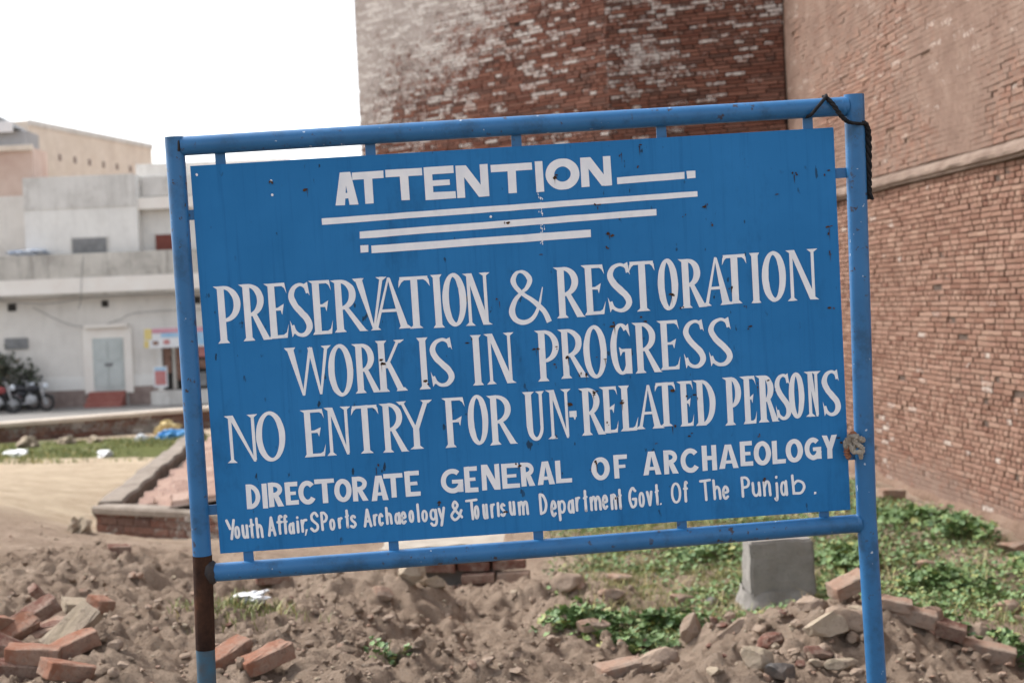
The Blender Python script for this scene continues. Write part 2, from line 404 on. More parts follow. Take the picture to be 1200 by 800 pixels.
class Ink:
    def __init__(s): s.v = []; s.f = []; s.k = 0
    def poly(s, pts):
        y = -2.5 - 0.45 - 0.07 * s.k
        s.k = (s.k + 1) % 14
        n = len(s.v)
        ar = sum(pts[i][0] * pts[(i + 1) % len(pts)][1] - pts[(i + 1) % len(pts)][0] * pts[i][1] for i in range(len(pts)))
        if ar < 0: pts = pts[::-1]
        for x, z in pts:
            j = 0.55 * (vn(x * 0.11 + 31, z * 0.11) - 0.5) * 2
            j2 = 0.55 * (vn(x * 0.11 + 7, z * 0.11 + 50) - 0.5) * 2
            s.v.append(L3(x + j, y, z + j2))
        s.f.append(tuple(range(n, n + len(pts))))
    def ribbon(s, pts, ws, closed=False, round_ends=False):
        y = -2.5 - 0.45 - 0.07 * s.k
        s.k = (s.k + 1) % 14
        P = np.array(pts, float); n = len(P)
        ws = np.broadcast_to(np.asarray(ws, float), (n,))
        if closed: T = np.roll(P, -1, 0) - np.roll(P, 1, 0)
        else: T = np.gradient(P, axis=0)
        T /= np.maximum(np.linalg.norm(T, axis=1, keepdims=True), 1e-9)
        N = np.stack([-T[:, 1], T[:, 0]], 1)
        A = P + N * ws[:, None] / 2; B = P - N * ws[:, None] / 2
        b = len(s.v)
        for q in np.concatenate([A, B]):
            j = 0.4 * (vn(q[0] * 0.09 + 3, q[1] * 0.09) - 0.5) * 2
            s.v.append(L3(q[0] + j, y, q[1] + j))
        m = n if closed else n - 1
        for i in range(m):
            k = (i + 1) % n
            s.f.append((b + n + i, b + n + k, b + k, b + i))
        if round_ends:
            for e, sgn in ((0, -1), (n - 1, 1)):
                th0 = math.atan2(T[e, 1], T[e, 0])
                c = len(s.v)
                for q in range(7):
                    th = th0 + sgn * 0 + (-math.pi / 2 + math.pi * q / 6) + (math.pi if sgn < 0 else 0)
                    s.v.append(L3(P[e, 0] + math.cos(th) * ws[e] / 2, y, P[e, 1] + math.sin(th) * ws[e] / 2))
                s.f.append(tuple(range(c, c + 7)))
def crom(pts, n=7):
    P = [np.array(p, float) for p in pts]
    P = [2 * P[0] - P[1]] + P + [2 * P[-1] - P[-2]]
    out = []
    for i in range(1, len(P) - 2):
        for k in range(n):
            t = k / n
            a, b, c, d = P[i - 1], P[i], P[i + 1], P[i + 2]
            out.append(0.5 * (2 * b + (c - a) * t + (2 * a - 5 * b + 4 * c - d) * t * t + (3 * b - a - 3 * c + d) * t ** 3))
    out.append(P[-2])
    return np.array(out)
def arc(cx, cy, rx, ry, a0, a1, n=22):
    th = np.radians(np.linspace(a0, a1, n))
    return np.stack([cx + rx * np.cos(th), cy + ry * np.sin(th)], 1)

def roman(K, ch, X, Y, W, H, T, t):
    q = lambda pts: K.poly([(X + a, Y + b) for a, b in pts])
    def rb(pts, ws, closed=False): K.ribbon(np.asarray(pts, float) + (X, Y), ws, closed)
    def stem(x, w, y0=0, y1=H): q([(x, y0), (x + w, y0), (x + w, y1), (x, y1)])
    def foot(x, w, l, r, y=0, s=1): q([(x - l, y), (x + w + r, y), (x + w, y + s * 7.5), (x, y + s * 7.5)])
    def diag(x0, y0, x1, y1, w0, w1): q([(x0 - w0 / 2, y0), (x0 + w0 / 2, y0), (x1 + w1 / 2, y1), (x1 - w1 / 2, y1)])
    def lser(x, y=H): q([(x - 9, y), (x + 3, y), (x + 3, y - 9)])
    def bowl(xs, top, bot, right, wide=T):
        ry = (top - bot - t) / 2; rx = right - wide / 2 - xs
        th = np.radians(np.linspace(90, -90, 22))
        p = np.stack([xs + rx * np.cos(th), top - t / 2 - ry + ry * np.sin(th)], 1)
        rb(p, t + (wide - t) * np.cos(th) ** 1.3)
    s = 9
    if ch in 'PRDBr':
        stem(s, T); lser(s); foot(s, T, 6, 6)
        if ch == 'P': bowl(s + T * .8, H, .37 * H, W)
        if ch == 'D': bowl(s + T * .8, H, 0, W)
        if ch in 'Rr':
            bowl(s + T * .8, H, .43 * H, W * (.97 if ch == 'R' else .82))
            q([(s + T + 1, .48 * H), (s + T + 1 + T * .55, .52 * H), (W + T * .45, 3), (W + T * .75, 0), (W - T * .55, 0)])
    elif ch in 'EF':
        stem(s, T); lser(s)
        q([(s, H), (W * .93, H), (W * .93, H - t), (s, H - t)])
        q([(W * .70, H - t * .5), (W * .93, H), (W * 1.0, H * .80), (W * .90, H * .90)])
        my = H * .53
        q([(s + T - 1, my + t * .4), (W * .70, my + t * .4), (W * .70, my - t * .4), (s + T - 1, my - t * .4)])
        q([(W * .55, my + t * .35), (W * .84, my + H * .09), (W * .74, my - H * .11), (W * .68, my - t * .4)])
        if ch == 'E':
            q([(s - 5, 0), (W * .92, 0), (W * .92, t), (s, t)])
            q([(W * .66, t * .6), (W * .92, 0), (W * 1.0, H * .26), (W * .88, H * .10)])
        else: foot(s, T, 6, 6)
    elif ch == 'L':
        stem(s, T); foot(s, T, 7, 5, H, -1)
        q([(s - 6, 0), (W * .92, 0), (W * .92, t), (s, t)])
        q([(W * .62, t * .6), (W * .92, 0), (W * 1.02, H * .30), (W * .84, H * .10)])
    elif ch == 'S':
        p = crom([(.86 * W, .80 * H), (.78 * W, .92 * H), (.56 * W, .97 * H), (.28 * W, .91 * H), (.15 * W, .755 * H), (.30 * W, .585 * H), (.54 * W, .45 * H), (.79 * W, .31 * H), (.86 * W, .17 * H), (.70 * W, .055 * H), (.45 * W, .03 * H), (.22 * W, .10 * H), (.13 * W, .22 * H)])
        u = np.linspace(0, 1, len(p))
        rb(p, 5.5 + (T * .98 - 5.5) * np.interp(u, [0, .18, .33, .5, .67, .82, 1], [.1, .2, .85, 1, .9, .3, .1]))
        q([(.66 * W, .955 * H), (.88 * W, 1.01 * H), (.96 * W, .75 * H), (.80 * W, .88 * H)])
        q([(.02 * W, .32 * H), (.09 * W, 0), (.16 * W, .06 * H), (.30 * W, .06 * H), (.14 * W, .17 * H)])
    elif ch in 'OQ':
        th = np.radians(np.arange(0, 360, 9)); c = np.abs(np.cos(th - math.radians(8)))
        w = t * 1.1 + (T - t * 1.1) * c ** 1.2
        p = np.stack([W / 2 + (W - T) / 2 * np.cos(th), H / 2 + (H + 4 - t) / 2 * np.sin(th)], 1)
        rb(p, w, True)
    elif ch == 'G':
        th = np.radians(np.linspace(52, 322, 30)); c = np.abs(np.cos(th))
        cx_ = W * .54
        p = np.stack([cx_ + (cx_ - T / 2) * np.cos(th), H / 2 + (H + 3 - t) / 2 * np.sin(th)], 1)
        rb(p, t + (T - t) * c ** 1.2)
        q([(.70 * W, .93 * H), (.90 * W, H), (.96 * W, .74 * H), (.82 * W, .86 * H)])
        stem(W - T, T, 0, .50 * H)
        q([(W * .46, .50 * H), (W, .50 * H), (W, .44 * H), (W * .46, .44 * H)])
        q([(W * .42, .54 * H), (W * .60, .49 * H), (W * .60, .45 * H), (W * .47, .36 * H)])
    elif ch == 'V':
        diag(W * .55, 0, T * .5 + 6, H, 5, T * 1.1); diag(W * .55, 0, W - 12, H, 5, t)
        foot(2 + 4, T, 6, 6, H, -1); foot(W - 12 - t / 2, t, 10, 9, H, -1)
    elif ch == 'W':
        a, b, c = W * .355, W * .735, W * .555
        diag(a, 0, T * .5 + 5, H, 5, T * 1.1); diag(a, 0, c, H * .96, 6, t * .9)
        diag(b, 0, c, H * .98, 5, T * .75); diag(b, 0, W - 10, H, 5, t)
        foot(5, T, 6, 6, H, -1); foot(W - 10 - t / 2, t, 8, 9, H, -1)
        q([(c - T * .4, H * .86), (c, H * 1.0), (c + T * .5, H * .86)])
    elif ch == 'A':
        ap = W * .50
        diag(10, 0, ap, H, t, t * .6); diag(W - T * .9, 0, ap + 1, H * .99, T * 1.15, t * .7)
        foot(10 - t / 2, t, 9, 8); foot(W - T * 1.45, T * 1.1, 6, 8)
        y = .36 * H
        q([(W * .26, y + t * .45), (W * .70, y + t * .45), (W * .72, y - t * .45), (W * .24, y - t * .45)])
    elif ch == 'T':
        x = W * .5 - T / 2
        stem(x, T); foot(x, T, 8, 8)
        q([(W * .05, H), (W * .95, H), (W * .95, H - t), (W * .05, H - t)])
        q([(0, H * .80), (W * .02, H * .93), (W * .08, H), (W * .25, H - t * .6), (W * .10, H * .90)])
        q([(W, H * .80), (W * .98, H * .93), (W * .92, H), (W * .75, H - t * .6), (W * .90, H * .90)])
    elif ch == 'I':
        w = min(T, W * .62); x = (W - w) / 2
        stem(x, w); e = (W - w) / 2
        foot(x, w, e, e); foot(x, w, e, e, H, -1)
    elif ch in 'Nn':
        lx = 9; rx = W - 9 - t if ch == 'N' else W - t - 5
        q([(lx, 0), (lx + t, 0), (lx + t, H * .96), (lx, H)])
        foot(lx, t, 8, 8)
        stem(rx, t, 0 if ch == 'N' else H * .03); foot(rx, t, 9, 9, H, -1)
        e = rx + t if ch == 'N' else rx + t - 1
        q([(lx, H), (lx + T * .8, H), (e + (3 if ch == 'N' else 0), 0), (e - (T * .85 if ch == 'N' else 5), 0)])
        lser(lx)
        if ch == 'N': q([(e - T * .85, 0), (e + 9, 0), (e - 1, 7)])
    elif ch == 'K':
        stem(s, T); foot(s, T, 6, 7); foot(s, T, 6, 6, H, -1)
        diag(s + T + 1, .46 * H, W - 12, H, t, t); foot(W - 12 - t / 2, t, 8, 10, H, -1)
        diag(W - T * .75, 0, s + T + 5, .58 * H, T * 1.1, T * .8); foot(W - T * 1.3, T * 1.1, 4, 7)
    elif ch == 'Y':
        mx = W * .50
        stem(mx - T / 2, T, 0, .48 * H); foot(mx - T / 2, T, 9, 9)
        diag(mx - T * .15, .42 * H, 11, H, t * 1.3, t); diag(mx + T * .1, .42 * H, W - 15, H, T * .9, T * .75)
        foot(11 - t / 2, t, 9, 8, H, -1); foot(W - 15 - T * .4, T * .8, 7, 9, H, -1)
    elif ch == 'U':
        y0 = .30 * H
        stem(7, T, y0, H); foot(7, T, 7, 7, H, -1); stem(W - t - 6, t, y0, H); foot(W - t - 6, t, 8, 6, H, -1)
        th = np.radians(np.linspace(180, 360, 20))
        xl, xr = 7 + T / 2, W - 6 - t / 2
        p = np.stack([(xl + xr) / 2 + (xr - xl) / 2 * np.cos(th), y0 + (y0 - t / 2) * np.sin(th)], 1)
        rb(p, np.interp(np.linspace(0, 1, 20), [0, .5, 1], [T, t * 1.15, t]))
    elif ch == '&':
        p = crom([(.97 * W, .0), (.86 * W, .20 * H), (.62 * W, .40 * H), (.28 * W, .61 * H), (.14 * W, .80 * H), (.24 * W, .955 * H), (.41 * W, .955 * H), (.55 * W, .82 * H), (.47 * W, .67 * H), (.36 * W, .60 * H)], 8)
        u = np.linspace(0, 1, len(p))
        rb(p, np.interp(u, [0, .2, .3, .45, .6, .75, 1], [13, 12, 9, 13, 6, 13, 7]))
        p = crom([(.36 * W, .60 * H), (.17 * W, .45 * H), (.07 * W, .25 * H), (.15 * W, .08 * H), (.36 * W, .02 * H), (.58 * W, .10 * H), (.74 * W, .32 * H), (.85 * W, .66 * H)], 8)
        u = np.linspace(0, 1, len(p))
        rb(p, np.interp(u, [0, .3, .5, .7, .85, 1], [7, 15, 12, 10, 7, 2]))

def sans(K, ch, X, Y, W, H, w):
    q = lambda pts: K.poly([(X + a, Y + b) for a, b in pts])
    def rb(pts, ws, closed=False): K.ribbon(np.asarray(pts, float) + (X, Y), ws, closed)
    def R(x0, x1, y0, y1): q([(x0, y0), (x1, y0), (x1, y1), (x0, y1)])
    b = w * .88
    if ch == 'A':
        a = w * .62
        q([(0, 0), (w * 1.1, 0), (W / 2 + a * .3, H), (W / 2 - a, H)]); q([(W - w * 1.1, 0), (W, 0), (W / 2 + a, H), (W / 2 - a * .3, H)])
        R(W * .24, W * .76, H * .20, H * .20 + b * .75)
    elif ch == 'T': R(0, W, H - b, H); R(W / 2 - w / 2, W / 2 + w / 2, 0, H - b * .5)
    elif ch == 'E' or ch == 'F':
        R(0, w, 0, H); R(w * .5, W, H - b, H); R(w * .5, W * .85, H * .5 - b * .38, H * .5 + b * .38)
        if ch == 'E': R(w * .5, W * 1.03, 0, b)
    elif ch == 'L': R(0, w, 0, H); R(w * .5, W * 1.05, 0, b)
    elif ch == 'I': R(0, min(w, W), 0, H)
    elif ch == 'H': R(0, w, 0, H); R(W - w, W, 0, H); R(w * .5, W - w * .5, H * .5 - b * .45, H * .5 + b * .45)
    elif ch == 'N':
        R(0, w * .95, 0, H); R(W - w * .95, W, 0, H)
        q([(0, H), (w * 1.25, H), (W, 0), (W - w * 1.25, 0)])
    elif ch == 'O':
        th = np.radians(np.arange(0, 360, 9))
        rb(np.stack([W / 2 + (W - w) / 2 * np.cos(th), H / 2 + (H - w) / 2 * np.sin(th)], 1), w * (.92 + .1 * np.abs(np.cos(th))), True)
    elif ch in 'DPR':
        R(0, w, 0, H)
        lo = 0 if ch == 'D' else H * .40
        ry = (H - lo - b) / 2; xs = max(w * .8, W - w / 2 - ry * 1.25)
        th = np.linspace(90, -90, 18)
        p = np.concatenate([[(w * .5, H - b / 2)], arc(xs, H - b / 2 - ry, W - w / 2 - xs, ry, 90, -90, 18), [(w * .5, lo + b / 2)]])
        rb(p, np.full(len(p), b))
        if ch == 'R': q([(w * .9, H * .45), (w * 1.9, H * .45), (W * 1.03, 0), (W * 1.03 - w * 1.15, 0)])
    elif ch in 'CG':
        e = 42 if ch == 'C' else 48
        p = arc(W * .52, H / 2, W * .52 - w / 2, (H - w) / 2, e, 325 if ch == 'C' else 345, 26)
        rb(p, np.full(len(p), w * .98))
        if ch == 'G': R(W * .50, W, H * .40, H * .40 + b * .85); R(W - w, W, H * .04, H * .45)
    elif ch == 'Y':
        q([(W / 2 - w * .5, 0), (W / 2 + w * .5, 0), (W / 2 + w * .5, H * .5), (W / 2 - w * .5, H * .5)])
        q([(0, H), (w * 1.1, H), (W / 2 + w * .45, H * .42), (W / 2 - w * .5, H * .42)]); q([(W, H), (W - w * 1.1, H), (W / 2 - w * .5, H * .38), (W / 2 + w * .5, H * .38)])

def hand(K, ch, X, Y, W, H, w):
    i = w / 2
    sx, sy = max(W - w, .1), max(H - w, .1)
    def st(*pts, curve=True, ww=None):
        p = crom(pts, 6) if curve and len(pts) > 2 else np.array(pts, float)
        p = p * (sx, sy) + (X + i, Y + i)
        if len(p) == 2: p = np.stack([p[0], (p[0] + p[1]) / 2, p[1]])
        K.ribbon(p, np.full(len(p), ww or w), False, True)
    def ring(cx_, cy_, rx, ry):
        th = np.radians(np.arange(0, 360, 15))
        K.ribbon(np.stack([X + i + sx * (cx_ + rx * np.cos(th)), Y + i + sy * (cy_ + ry * np.sin(th))], 1), np.full(24, w * .92), True)
    if ch == 'Y': st((0, 1), (.42, .55), curve=False); st((1, 1), (.55, 0), curve=False)
    elif ch == 'A': st((0, 0), (.48, 1), curve=False); st((.48, 1), (1, 0), curve=False); st((.2, .3), (.8, .3), curve=False)
    elif ch == 'S': st((.95, .82), (.6, 1), (.15, .88), (.15, .66), (.5, .5), (.9, .32), (.85, .1), (.4, 0), (.0, .15))
    elif ch == 'P': st((.06, 0), (0, 1), curve=False); st((0, 1), (.6, .97), (1, .76), (.75, .52), (.1, .46))
    elif ch == 'T': st((0, .97), (1, 1), curve=False); st((.5, .97), (.55, 0), curve=False)
    elif ch == 'D': st((.05, 0), (0, 1), curve=False); st((0, 1), (.6, .92), (1, .55), (.75, .12), (.05, 0))
    elif ch == 'O' or ch == 'o': ring(.5, .5, .5, .5)
    elif ch == 'G': st((.9, .85), (.5, 1), (.08, .75), (.03, .35), (.35, 0), (.85, .1), (.95, .42)); st((.95, .42), (.5, .42), curve=False)
    elif ch == 'a': ring(.42, .45, .42, .45); st((.92, .95), (1, 0), curve=False)
    elif ch == 'b': st((.0, 1), (.06, .04), curve=False); st((.06, .5), (.45, .7), (.9, .58), (1, .32), (.7, .05), (.06, .04))
    elif ch == 'c': st((.95, .82), (.55, 1), (.1, .75), (.08, .3), (.45, 0), (.95, .15))
    elif ch == 'e': st((.08, .48), (.95, .56), (.8, .92), (.45, 1), (.08, .7), (.08, .28), (.45, 0), (.95, .15))
    elif ch == 'f': st((1, .95), (.6, 1), (.4, .8), (.42, 0)); st((.0, .66), (.95, .66), curve=False)
    elif ch == 'g': ring(.42, .68, .40, .31); st((.88, .98), (.95, .3), (.75, .03), (.35, .0), (.08, .12))
    elif ch == 'h': st((.0, 1), (.08, 0), curve=False); st((.06, .45), (.45, .64), (.85, .5), (1, 0))
    elif ch == 'i': st((.4, .70), (.6, 0), curve=False); st((.35, .95), (.38, .97), curve=False)
    elif ch == 'j': st((.9, .70), (1, .2), (.75, .0), (.1, .06)); st((.85, .95), (.88, .97), curve=False)
    elif ch == 'l': st((.3, 1), (.7, 0), curve=False)
    elif ch == 'm': st((0, .95), (.05, 0), curve=False); st((.04, .6), (.25, 1), (.45, .8), (.5, 0)); st((.48, .6), (.72, 1), (.92, .8), (1, 0))
    elif ch == 'n': st((0, .95), (.06, 0), curve=False); st((.05, .55), (.45, .98), (.88, .8), (1, 0))
    elif ch == 'p': st((0, .97), (.12, 0), curve=False); ring(.54, .68, .42, .30)
    elif ch == 'r': st((0, .95), (.1, 0), curve=False); st((.08, .55), (.45, .92), (1, .98))
    elif ch == 's': st((.9, .88), (.5, 1), (.1, .82), (.3, .58), (.75, .42), (.95, .2), (.55, 0), (.02, .1))
    elif ch == 't': st((.45, 1), (.6, .1), (.75, 0)); st((-.25, .64), (1.2, .70), curve=False)
    elif ch == 'u': st((0, 1), (.05, .25), (.38, 0), (.8, .15), (.92, .5)); st((.9, 1), (1, 0), curve=False)
    elif ch == 'v': st((0, 1), (.55, 0), curve=False); st((.55, 0), (1, 1), curve=False)
    elif ch == 'y': st((0, .95), (.5, .38), curve=False); st((1, 1), (.35, 0), curve=False)
    elif ch == '&': st((1, .12), (.55, .42), (.2, .75), (.4, 1), (.65, .82), (.48, .6)); st((.48, .6), (.02, .25), (.3, .0), (.7, .14), (.98, .5))
    elif ch in '.,':
        K.poly([(X, Y), (X + W, Y + 1), (X + W, Y + H), (X + 1, Y + H)] if ch == '.' else [(X, Y - 4), (X + W * .4, Y - 3), (X + W, Y + H), (X + W * .35, Y + H)])
def parse(k):
    for e in TXT[k].split('; '):
        c, x, y, w, h = e.split(' ')
        yield c, float(x), float(y), float(w), float(h)
BARS = [[(239, 374), (400, 377), (400, 361), (239, 358)], [(405, 379), (426, 379), (426, 362), (406, 361)], [(-464, 320), (428, 330), (428, 317), (-464, 305)], [(-377, 284), (328, 294), (328, 279), (-378, 267)], [(-378, 251), (-359, 251), (-360, 234), (-378, 234)], [(-352, 249), (169, 255), (169, 237), (-352, 231)], [(93, -175), (110, -175), (110, -189), (93, -189)], [(101, -186), (109, -187), (106, -196), (104, -195)]]
def letter_line(name, draw):
    K = Ink()
    draw(K)
    return mesh_obj(name, K.v, K.f, M['letter'], panel)
def d_attn(K):
    for c, x, y, w, h in parse('attn'): sans(K, c, x, y, w, h, 19.5 if c != 'O' else 20.5)
def d_bars(K):
    for p in BARS[:6]:
        a, b = p[0], p[1]
        n = max(1, int(abs(b[0] - a[0]) / 40))
        top = [(p[0][0] + (p[1][0] - p[0][0]) * i / n, p[0][1] + (p[1][1] - p[0][1]) * i / n) for i in range(n + 1)]
        bot = [(p[3][0] + (p[2][0] - p[3][0]) * i / n, p[3][1] + (p[2][1] - p[3][1]) * i / n) for i in range(n + 1)]
        K.poly(top + bot[::-1])
def d_rom(k, T, t, extra=()):
    def f(K):
        for c, x, y, w, h in parse(k): roman(K, c, x, y, w, h, min(T, max(w * .36, 11)) if c not in 'I' else T, t)
        for p in extra: K.poly(p)
    return f
def d_dir(K):
    for c, x, y, w, h in parse('dir'): sans(K, c, x, y, w, h, 12.2)
def d_last(K):
    for c, x, y, w, h in parse('last'): hand(K, c, x, y, w, h, 6.3)
letter_line('heading_lettering', d_attn)
letter_line('underline_bars', d_bars)
letter_line('preservation_lettering', d_rom('l1', 16.0, 7.8))
letter_line('progress_lettering', d_rom('l2', 15.0, 7.5))
letter_line('entry_lettering', d_rom('l3', 14.5, 7.2, BARS[6:]))
def d_drip(K):
    # a run of white paint under the heading and a few stray drops
    r = random.Random(3)
    for _ in range(46):
        z_ = r.uniform(225, 352); x = 53 + r.gauss(0, 3.0) + (352 - z_) * .01; w_ = r.uniform(.5, 1.7); h_ = r.uniform(.8, 4)
        K.poly([(x - w_, z_), (x, z_ - h_), (x + w_, z_), (x, z_ + h_)])
    for x, z_ in ((-748, 440), (-576, 382), (-66, 300), (-576, 415)):
        K.poly([(x + 3 * math.cos(a), z_ + 3.4 * math.sin(a)) for a in np.linspace(0, 6.0, 8)])
letter_line('drip_stain', d_drip)
letter_line('directorate_lettering', d_dir)
letter_line('department_lettering', d_last)
# rust blisters where the paint has lifted
K = Ink()
_r2 = random.Random(77)
_extra = [(_r2.gauss(250, 330), _r2.uniform(-440, 440)) for _ in range(34)]
_extra = [(min(max(x, -740), 740), z_) for x, z_ in _extra]
for (x, z_) in _extra + [(-135, 5), (71, -20), (62, -65), (-241, -82), (213, 28), (282, 36), (186, -55), (139, -86), (121, -85), (159, -55), (153, -139), (346, -137), (382, -160), (403, -162), (-347, -28), (53, -231), (181, -213), (96, -154), (549, -144), (579, -128), (590, -158), (384, -247), (-38, -298), (151, -302), (354, 86), (-58, 98), (52, 205), (296, 445), (662, 354), (-580, 415)]:
    for _ in range(rnd.choice((1, 2, 2, 3))):
        cx_, cz = x + rnd.uniform(-7, 7), z_ + rnd.uniform(-7, 7)
        rx, rz = rnd.uniform(1.2, 6.5), rnd.uniform(1.0, 4.2)
        a0 = rnd.uniform(0, 6)
        K.k = rnd.randrange(14)
        pts = []
        for k in range(11):
            th = 2 * math.pi * k / 11
            r = rnd.uniform(.55, 1.15)
            pts.append((cx_ + rx * r * math.cos(th + a0), cz + rz * r * math.sin(th + a0)))
        K.poly(pts)
    if rnd.random() < .6:
        L_ = rnd.uniform(8, 30); w_ = rnd.uniform(.6, 1.5)
        K.poly([(x - w_, z_), (x + w_, z_), (x + w_ * .6, z_ - L_ * .6), (x + .1, z_ - L_), (x - w_ * .5, z_ - L_ * .6)])
v = [(a, b - 0.0011, c) for a, b, c in K.v]
mesh_obj('rust_stain', v, K.f, M['rustspot'], panel)

# ---- pipe frame -----------------------------------------------------------
PR = 0.0232
def pipe(name, pts, r, mat, parent, n=28):
    mb = MB(); mb.tube([L3(*p) for p in pts], r, n)
    o = mb.build(name, mat, parent)
    return auto_smooth(o)
pipe('post', [(-794, 0, 531), (-799, 0, 0), (-805, 0, -462)], PR * .96, M['pipe'], sign)
rp = pipe('post', [(-805, 0, -462.5), (-811, 0, -610), (-815, 0, -690)], PR * 1.0, M['rust'], sign)
rp.name = 'rusted_post_length'
rp['label'] = 'bare brown rusted length of the leaning post'
fp = pipe('post_foot', [(-815, 0, -690.5), (-823, 0, -900), (-833, 0, -1180), (-850, 0, -1760)], PR * .97, M['faded'], sign)
pipe('post', [(815, 0, 536), (808, 0, 0), (801, 0, -470), (808, 0, -885), (815, 0, -1250), (822, 0, -1760)], PR * 1.03, M['pipe'], sign)
pipe('top_rail', [(-778, 0, 508), (0, 0, 509.5), (798, 0, 509)], PR * .97, M['pipe'], sign)
pipe('bottom_rail', [(-790, 0, -506), (0, 0, -503), (785, 0, -496)], PR * .95, M['pipe'], sign)
def blob(name, c, r, mat, parent, seed):
    bm = bmesh.new(); bmesh.ops.create_icosphere(bm, subdivisions=2, radius=1)
    rr = random.Random(seed)
    for q in bm.verts: q.co = Vector((q.co.x * r[0], q.co.y * r[1], q.co.z * r[2])) * rr.uniform(.85, 1.1)
    v = [(q.co.x + c[0], q.co.y + c[1], q.co.z + c[2]) for q in bm.verts]; f = [tuple(q.index for q in g.verts) for g in bm.faces]
    bm.free()
    return mesh_obj(name, v, f, mat, parent, True)
blob('weld', L3(-783, 0, 508), (.007, .0235, .0255), M['weld'], sign, 1)
blob('weld', L3(-789, 0, -505), (.020, .027, .031), M['weld'], sign, 2)
blob('weld', L3(786, 0, 508), (.012, .0255, .0255), M['pipe'], sign, 3)
blob('weld', L3(780, 0, -496), (.010, .0250, .0250), M['pipe'], sign, 4)
def tab(x0, x1, z0, z1):
    mb = MB(); mb.bbox(x0 / 1000, x1 / 1000, -0.0022 + .004, 0.0022 + .004, z0 / 1000 + OFF.z, z1 / 1000 + OFF.z, .0008)
    mb.build('fixing_tab', M['pipe'], sign)
for x in (-691, -339, 6, 351, 702): tab(x - 12, x + 12, 440, 495)
for x, z1 in ((-696, 0), (-348, 0), (1, 0), (350, 0), (698, 0)): tab(x - 12, x + 12, -490, -440)
for z_ in (347, -355): tab(-790, -740, z_ - 12, z_ + 12)
for z_ in (352, -328): tab(740, 790, z_ - 12, z_ + 12)

# cord and rag tied to the frame: things of their own
def sl(px, py, off):
    # a point near the board's plane, off metres in front of it
    d = ray(px, py); n = np.array(SIGN_R)[:, 1]
    c = np.array(SIGN_C) - n * off
    t = ((c - np.array([0, 0, EYE])) @ n) / (d @ n)
    return np.array([0, 0, EYE]) + d * t
def cord(mb, pts, r, n=8, twist=0.0):
    p = crom(pts, 8)
    if twist:
        ph = np.arange(len(p)) * 1.1
        for k in (0, math.pi):
            q = p + np.stack([np.cos(ph + k), np.sin(ph + k), 0 * ph], 1) * r * .7
            mb.tube([tuple(x) for x in q], r * .75, n)
    else: mb.tube([tuple(x) for x in p], r, n)
mb = MB()
cord(mb, [sl(944, 137, .0), sl(950, 135, .027), sl(957, 127, .031), sl(966, 116, .026), sl(968, 112, .0), sl(966, 118, -.03)], .0042)
cord(mb, [sl(966, 113, .004), sl(975, 121, .029), sl(985, 135, .034), sl(994, 143, .036), sl(1006, 145, .034), sl(1014, 145, .012), sl(1015, 150, -.01)], .0050, twist=1)
cord(mb, [sl(1012, 143, .018), sl(1016, 152, .010), sl(1016, 175, .008), sl(1017, 205, .006), sl(1018, 228, .006)], .0052, twist=1)
cord(mb, [sl(1013, 146, .012), sl(1018, 153, .004), sl(1019, 180, .004), sl(1019, 210, .006), sl(1019, 233, .008)], .0045, twist=1)
cord(mb, [sl(1018, 222, .008), sl(1021, 229, .01), sl(1023, 234, .012)], .0036)
cord(mb, [sl(1017, 222, .008), sl(1016, 228, .006), sl(1017, 232, .006)], .0036)
rope = mb.build('rope', M['rope'], None, True)
tag(rope, 'black cord tied round the top corner of the blue pipe frame, its end hanging down', 'rope')
def crumple(name, c, r, mat, parent=None, seed=0, sub=3, amp=.35):
    bm = bmesh.new(); bmesh.ops.create_icosphere(bm, subdivisions=sub, radius=1)
    rr = random.Random(seed); ox = rr.uniform(0, 99)
    for q in bm.verts:
        k = 1 + amp * (float(vn(q.co.x * 2.2 + ox, q.co.y * 2.2 + q.co.z * 1.7)) - .5) * 2 + amp * .6 * (float(vn(q.co.x * 5 + ox, q.co.z * 5 + q.co.y * 4)) - .5) * 2
        q.co = Vector((q.co.x * r[0], q.co.y * r[1], q.co.z * r[2])) * k
    v = [(q.co.x + c[0], q.co.y + c[1], q.co.z + c[2]) for q in bm.verts]; f = [tuple(q.index for q in g.verts) for g in bm.faces]
    bm.free()
    return mesh_obj(name, v, f, mat, parent, False)
rag = thing('rag', 'dirty knotted cloth rag tied to the lower side tab of the blue frame', 'rag', tuple(sl(994, 532, .02)))
rc = np.array(rag.location)
crumple('knot', sl(997, 520, .024) - rc, (.012, .013, .019), M['rag'], rag, 3, 3, .7)
def tail(pts, r_, mat):
    mb = MB(); p = crom([sl(a, b, c) - rc for a, b, c in pts], 6)
    rr_ = [r_ * (.7 + .6 * float(vn(i * .9, pts[0][0])) ) * (1 if i < len(p) - 2 else .6) for i in range(len(p))]
    mb.tube([tuple(q) for q in p], rr_, 7); o = mb.build('tail', M[mat], rag)
    return o
tail([(994, 512, .018), (1001, 511, .030), (1008, 514, .034), (1013, 516, .030)], .0075, 'rag')
tail([(999, 516, .026), (1006, 521, .034), (1011, 526, .032), (1008, 532, .028)], .0060, 'rag')
tail([(997, 523, .026), (1001, 529, .032), (1008, 530, .034), (1009, 537, .028)], .0065, 'rag')
tail([(999, 520, .024), (993, 525, .024), (993, 533, .020), (997, 536, .022)], .0070, 'ragbrown')
tail([(996, 511, .020), (1000, 507, .024), (1004, 509, .026)], .0055, 'ragbrown')

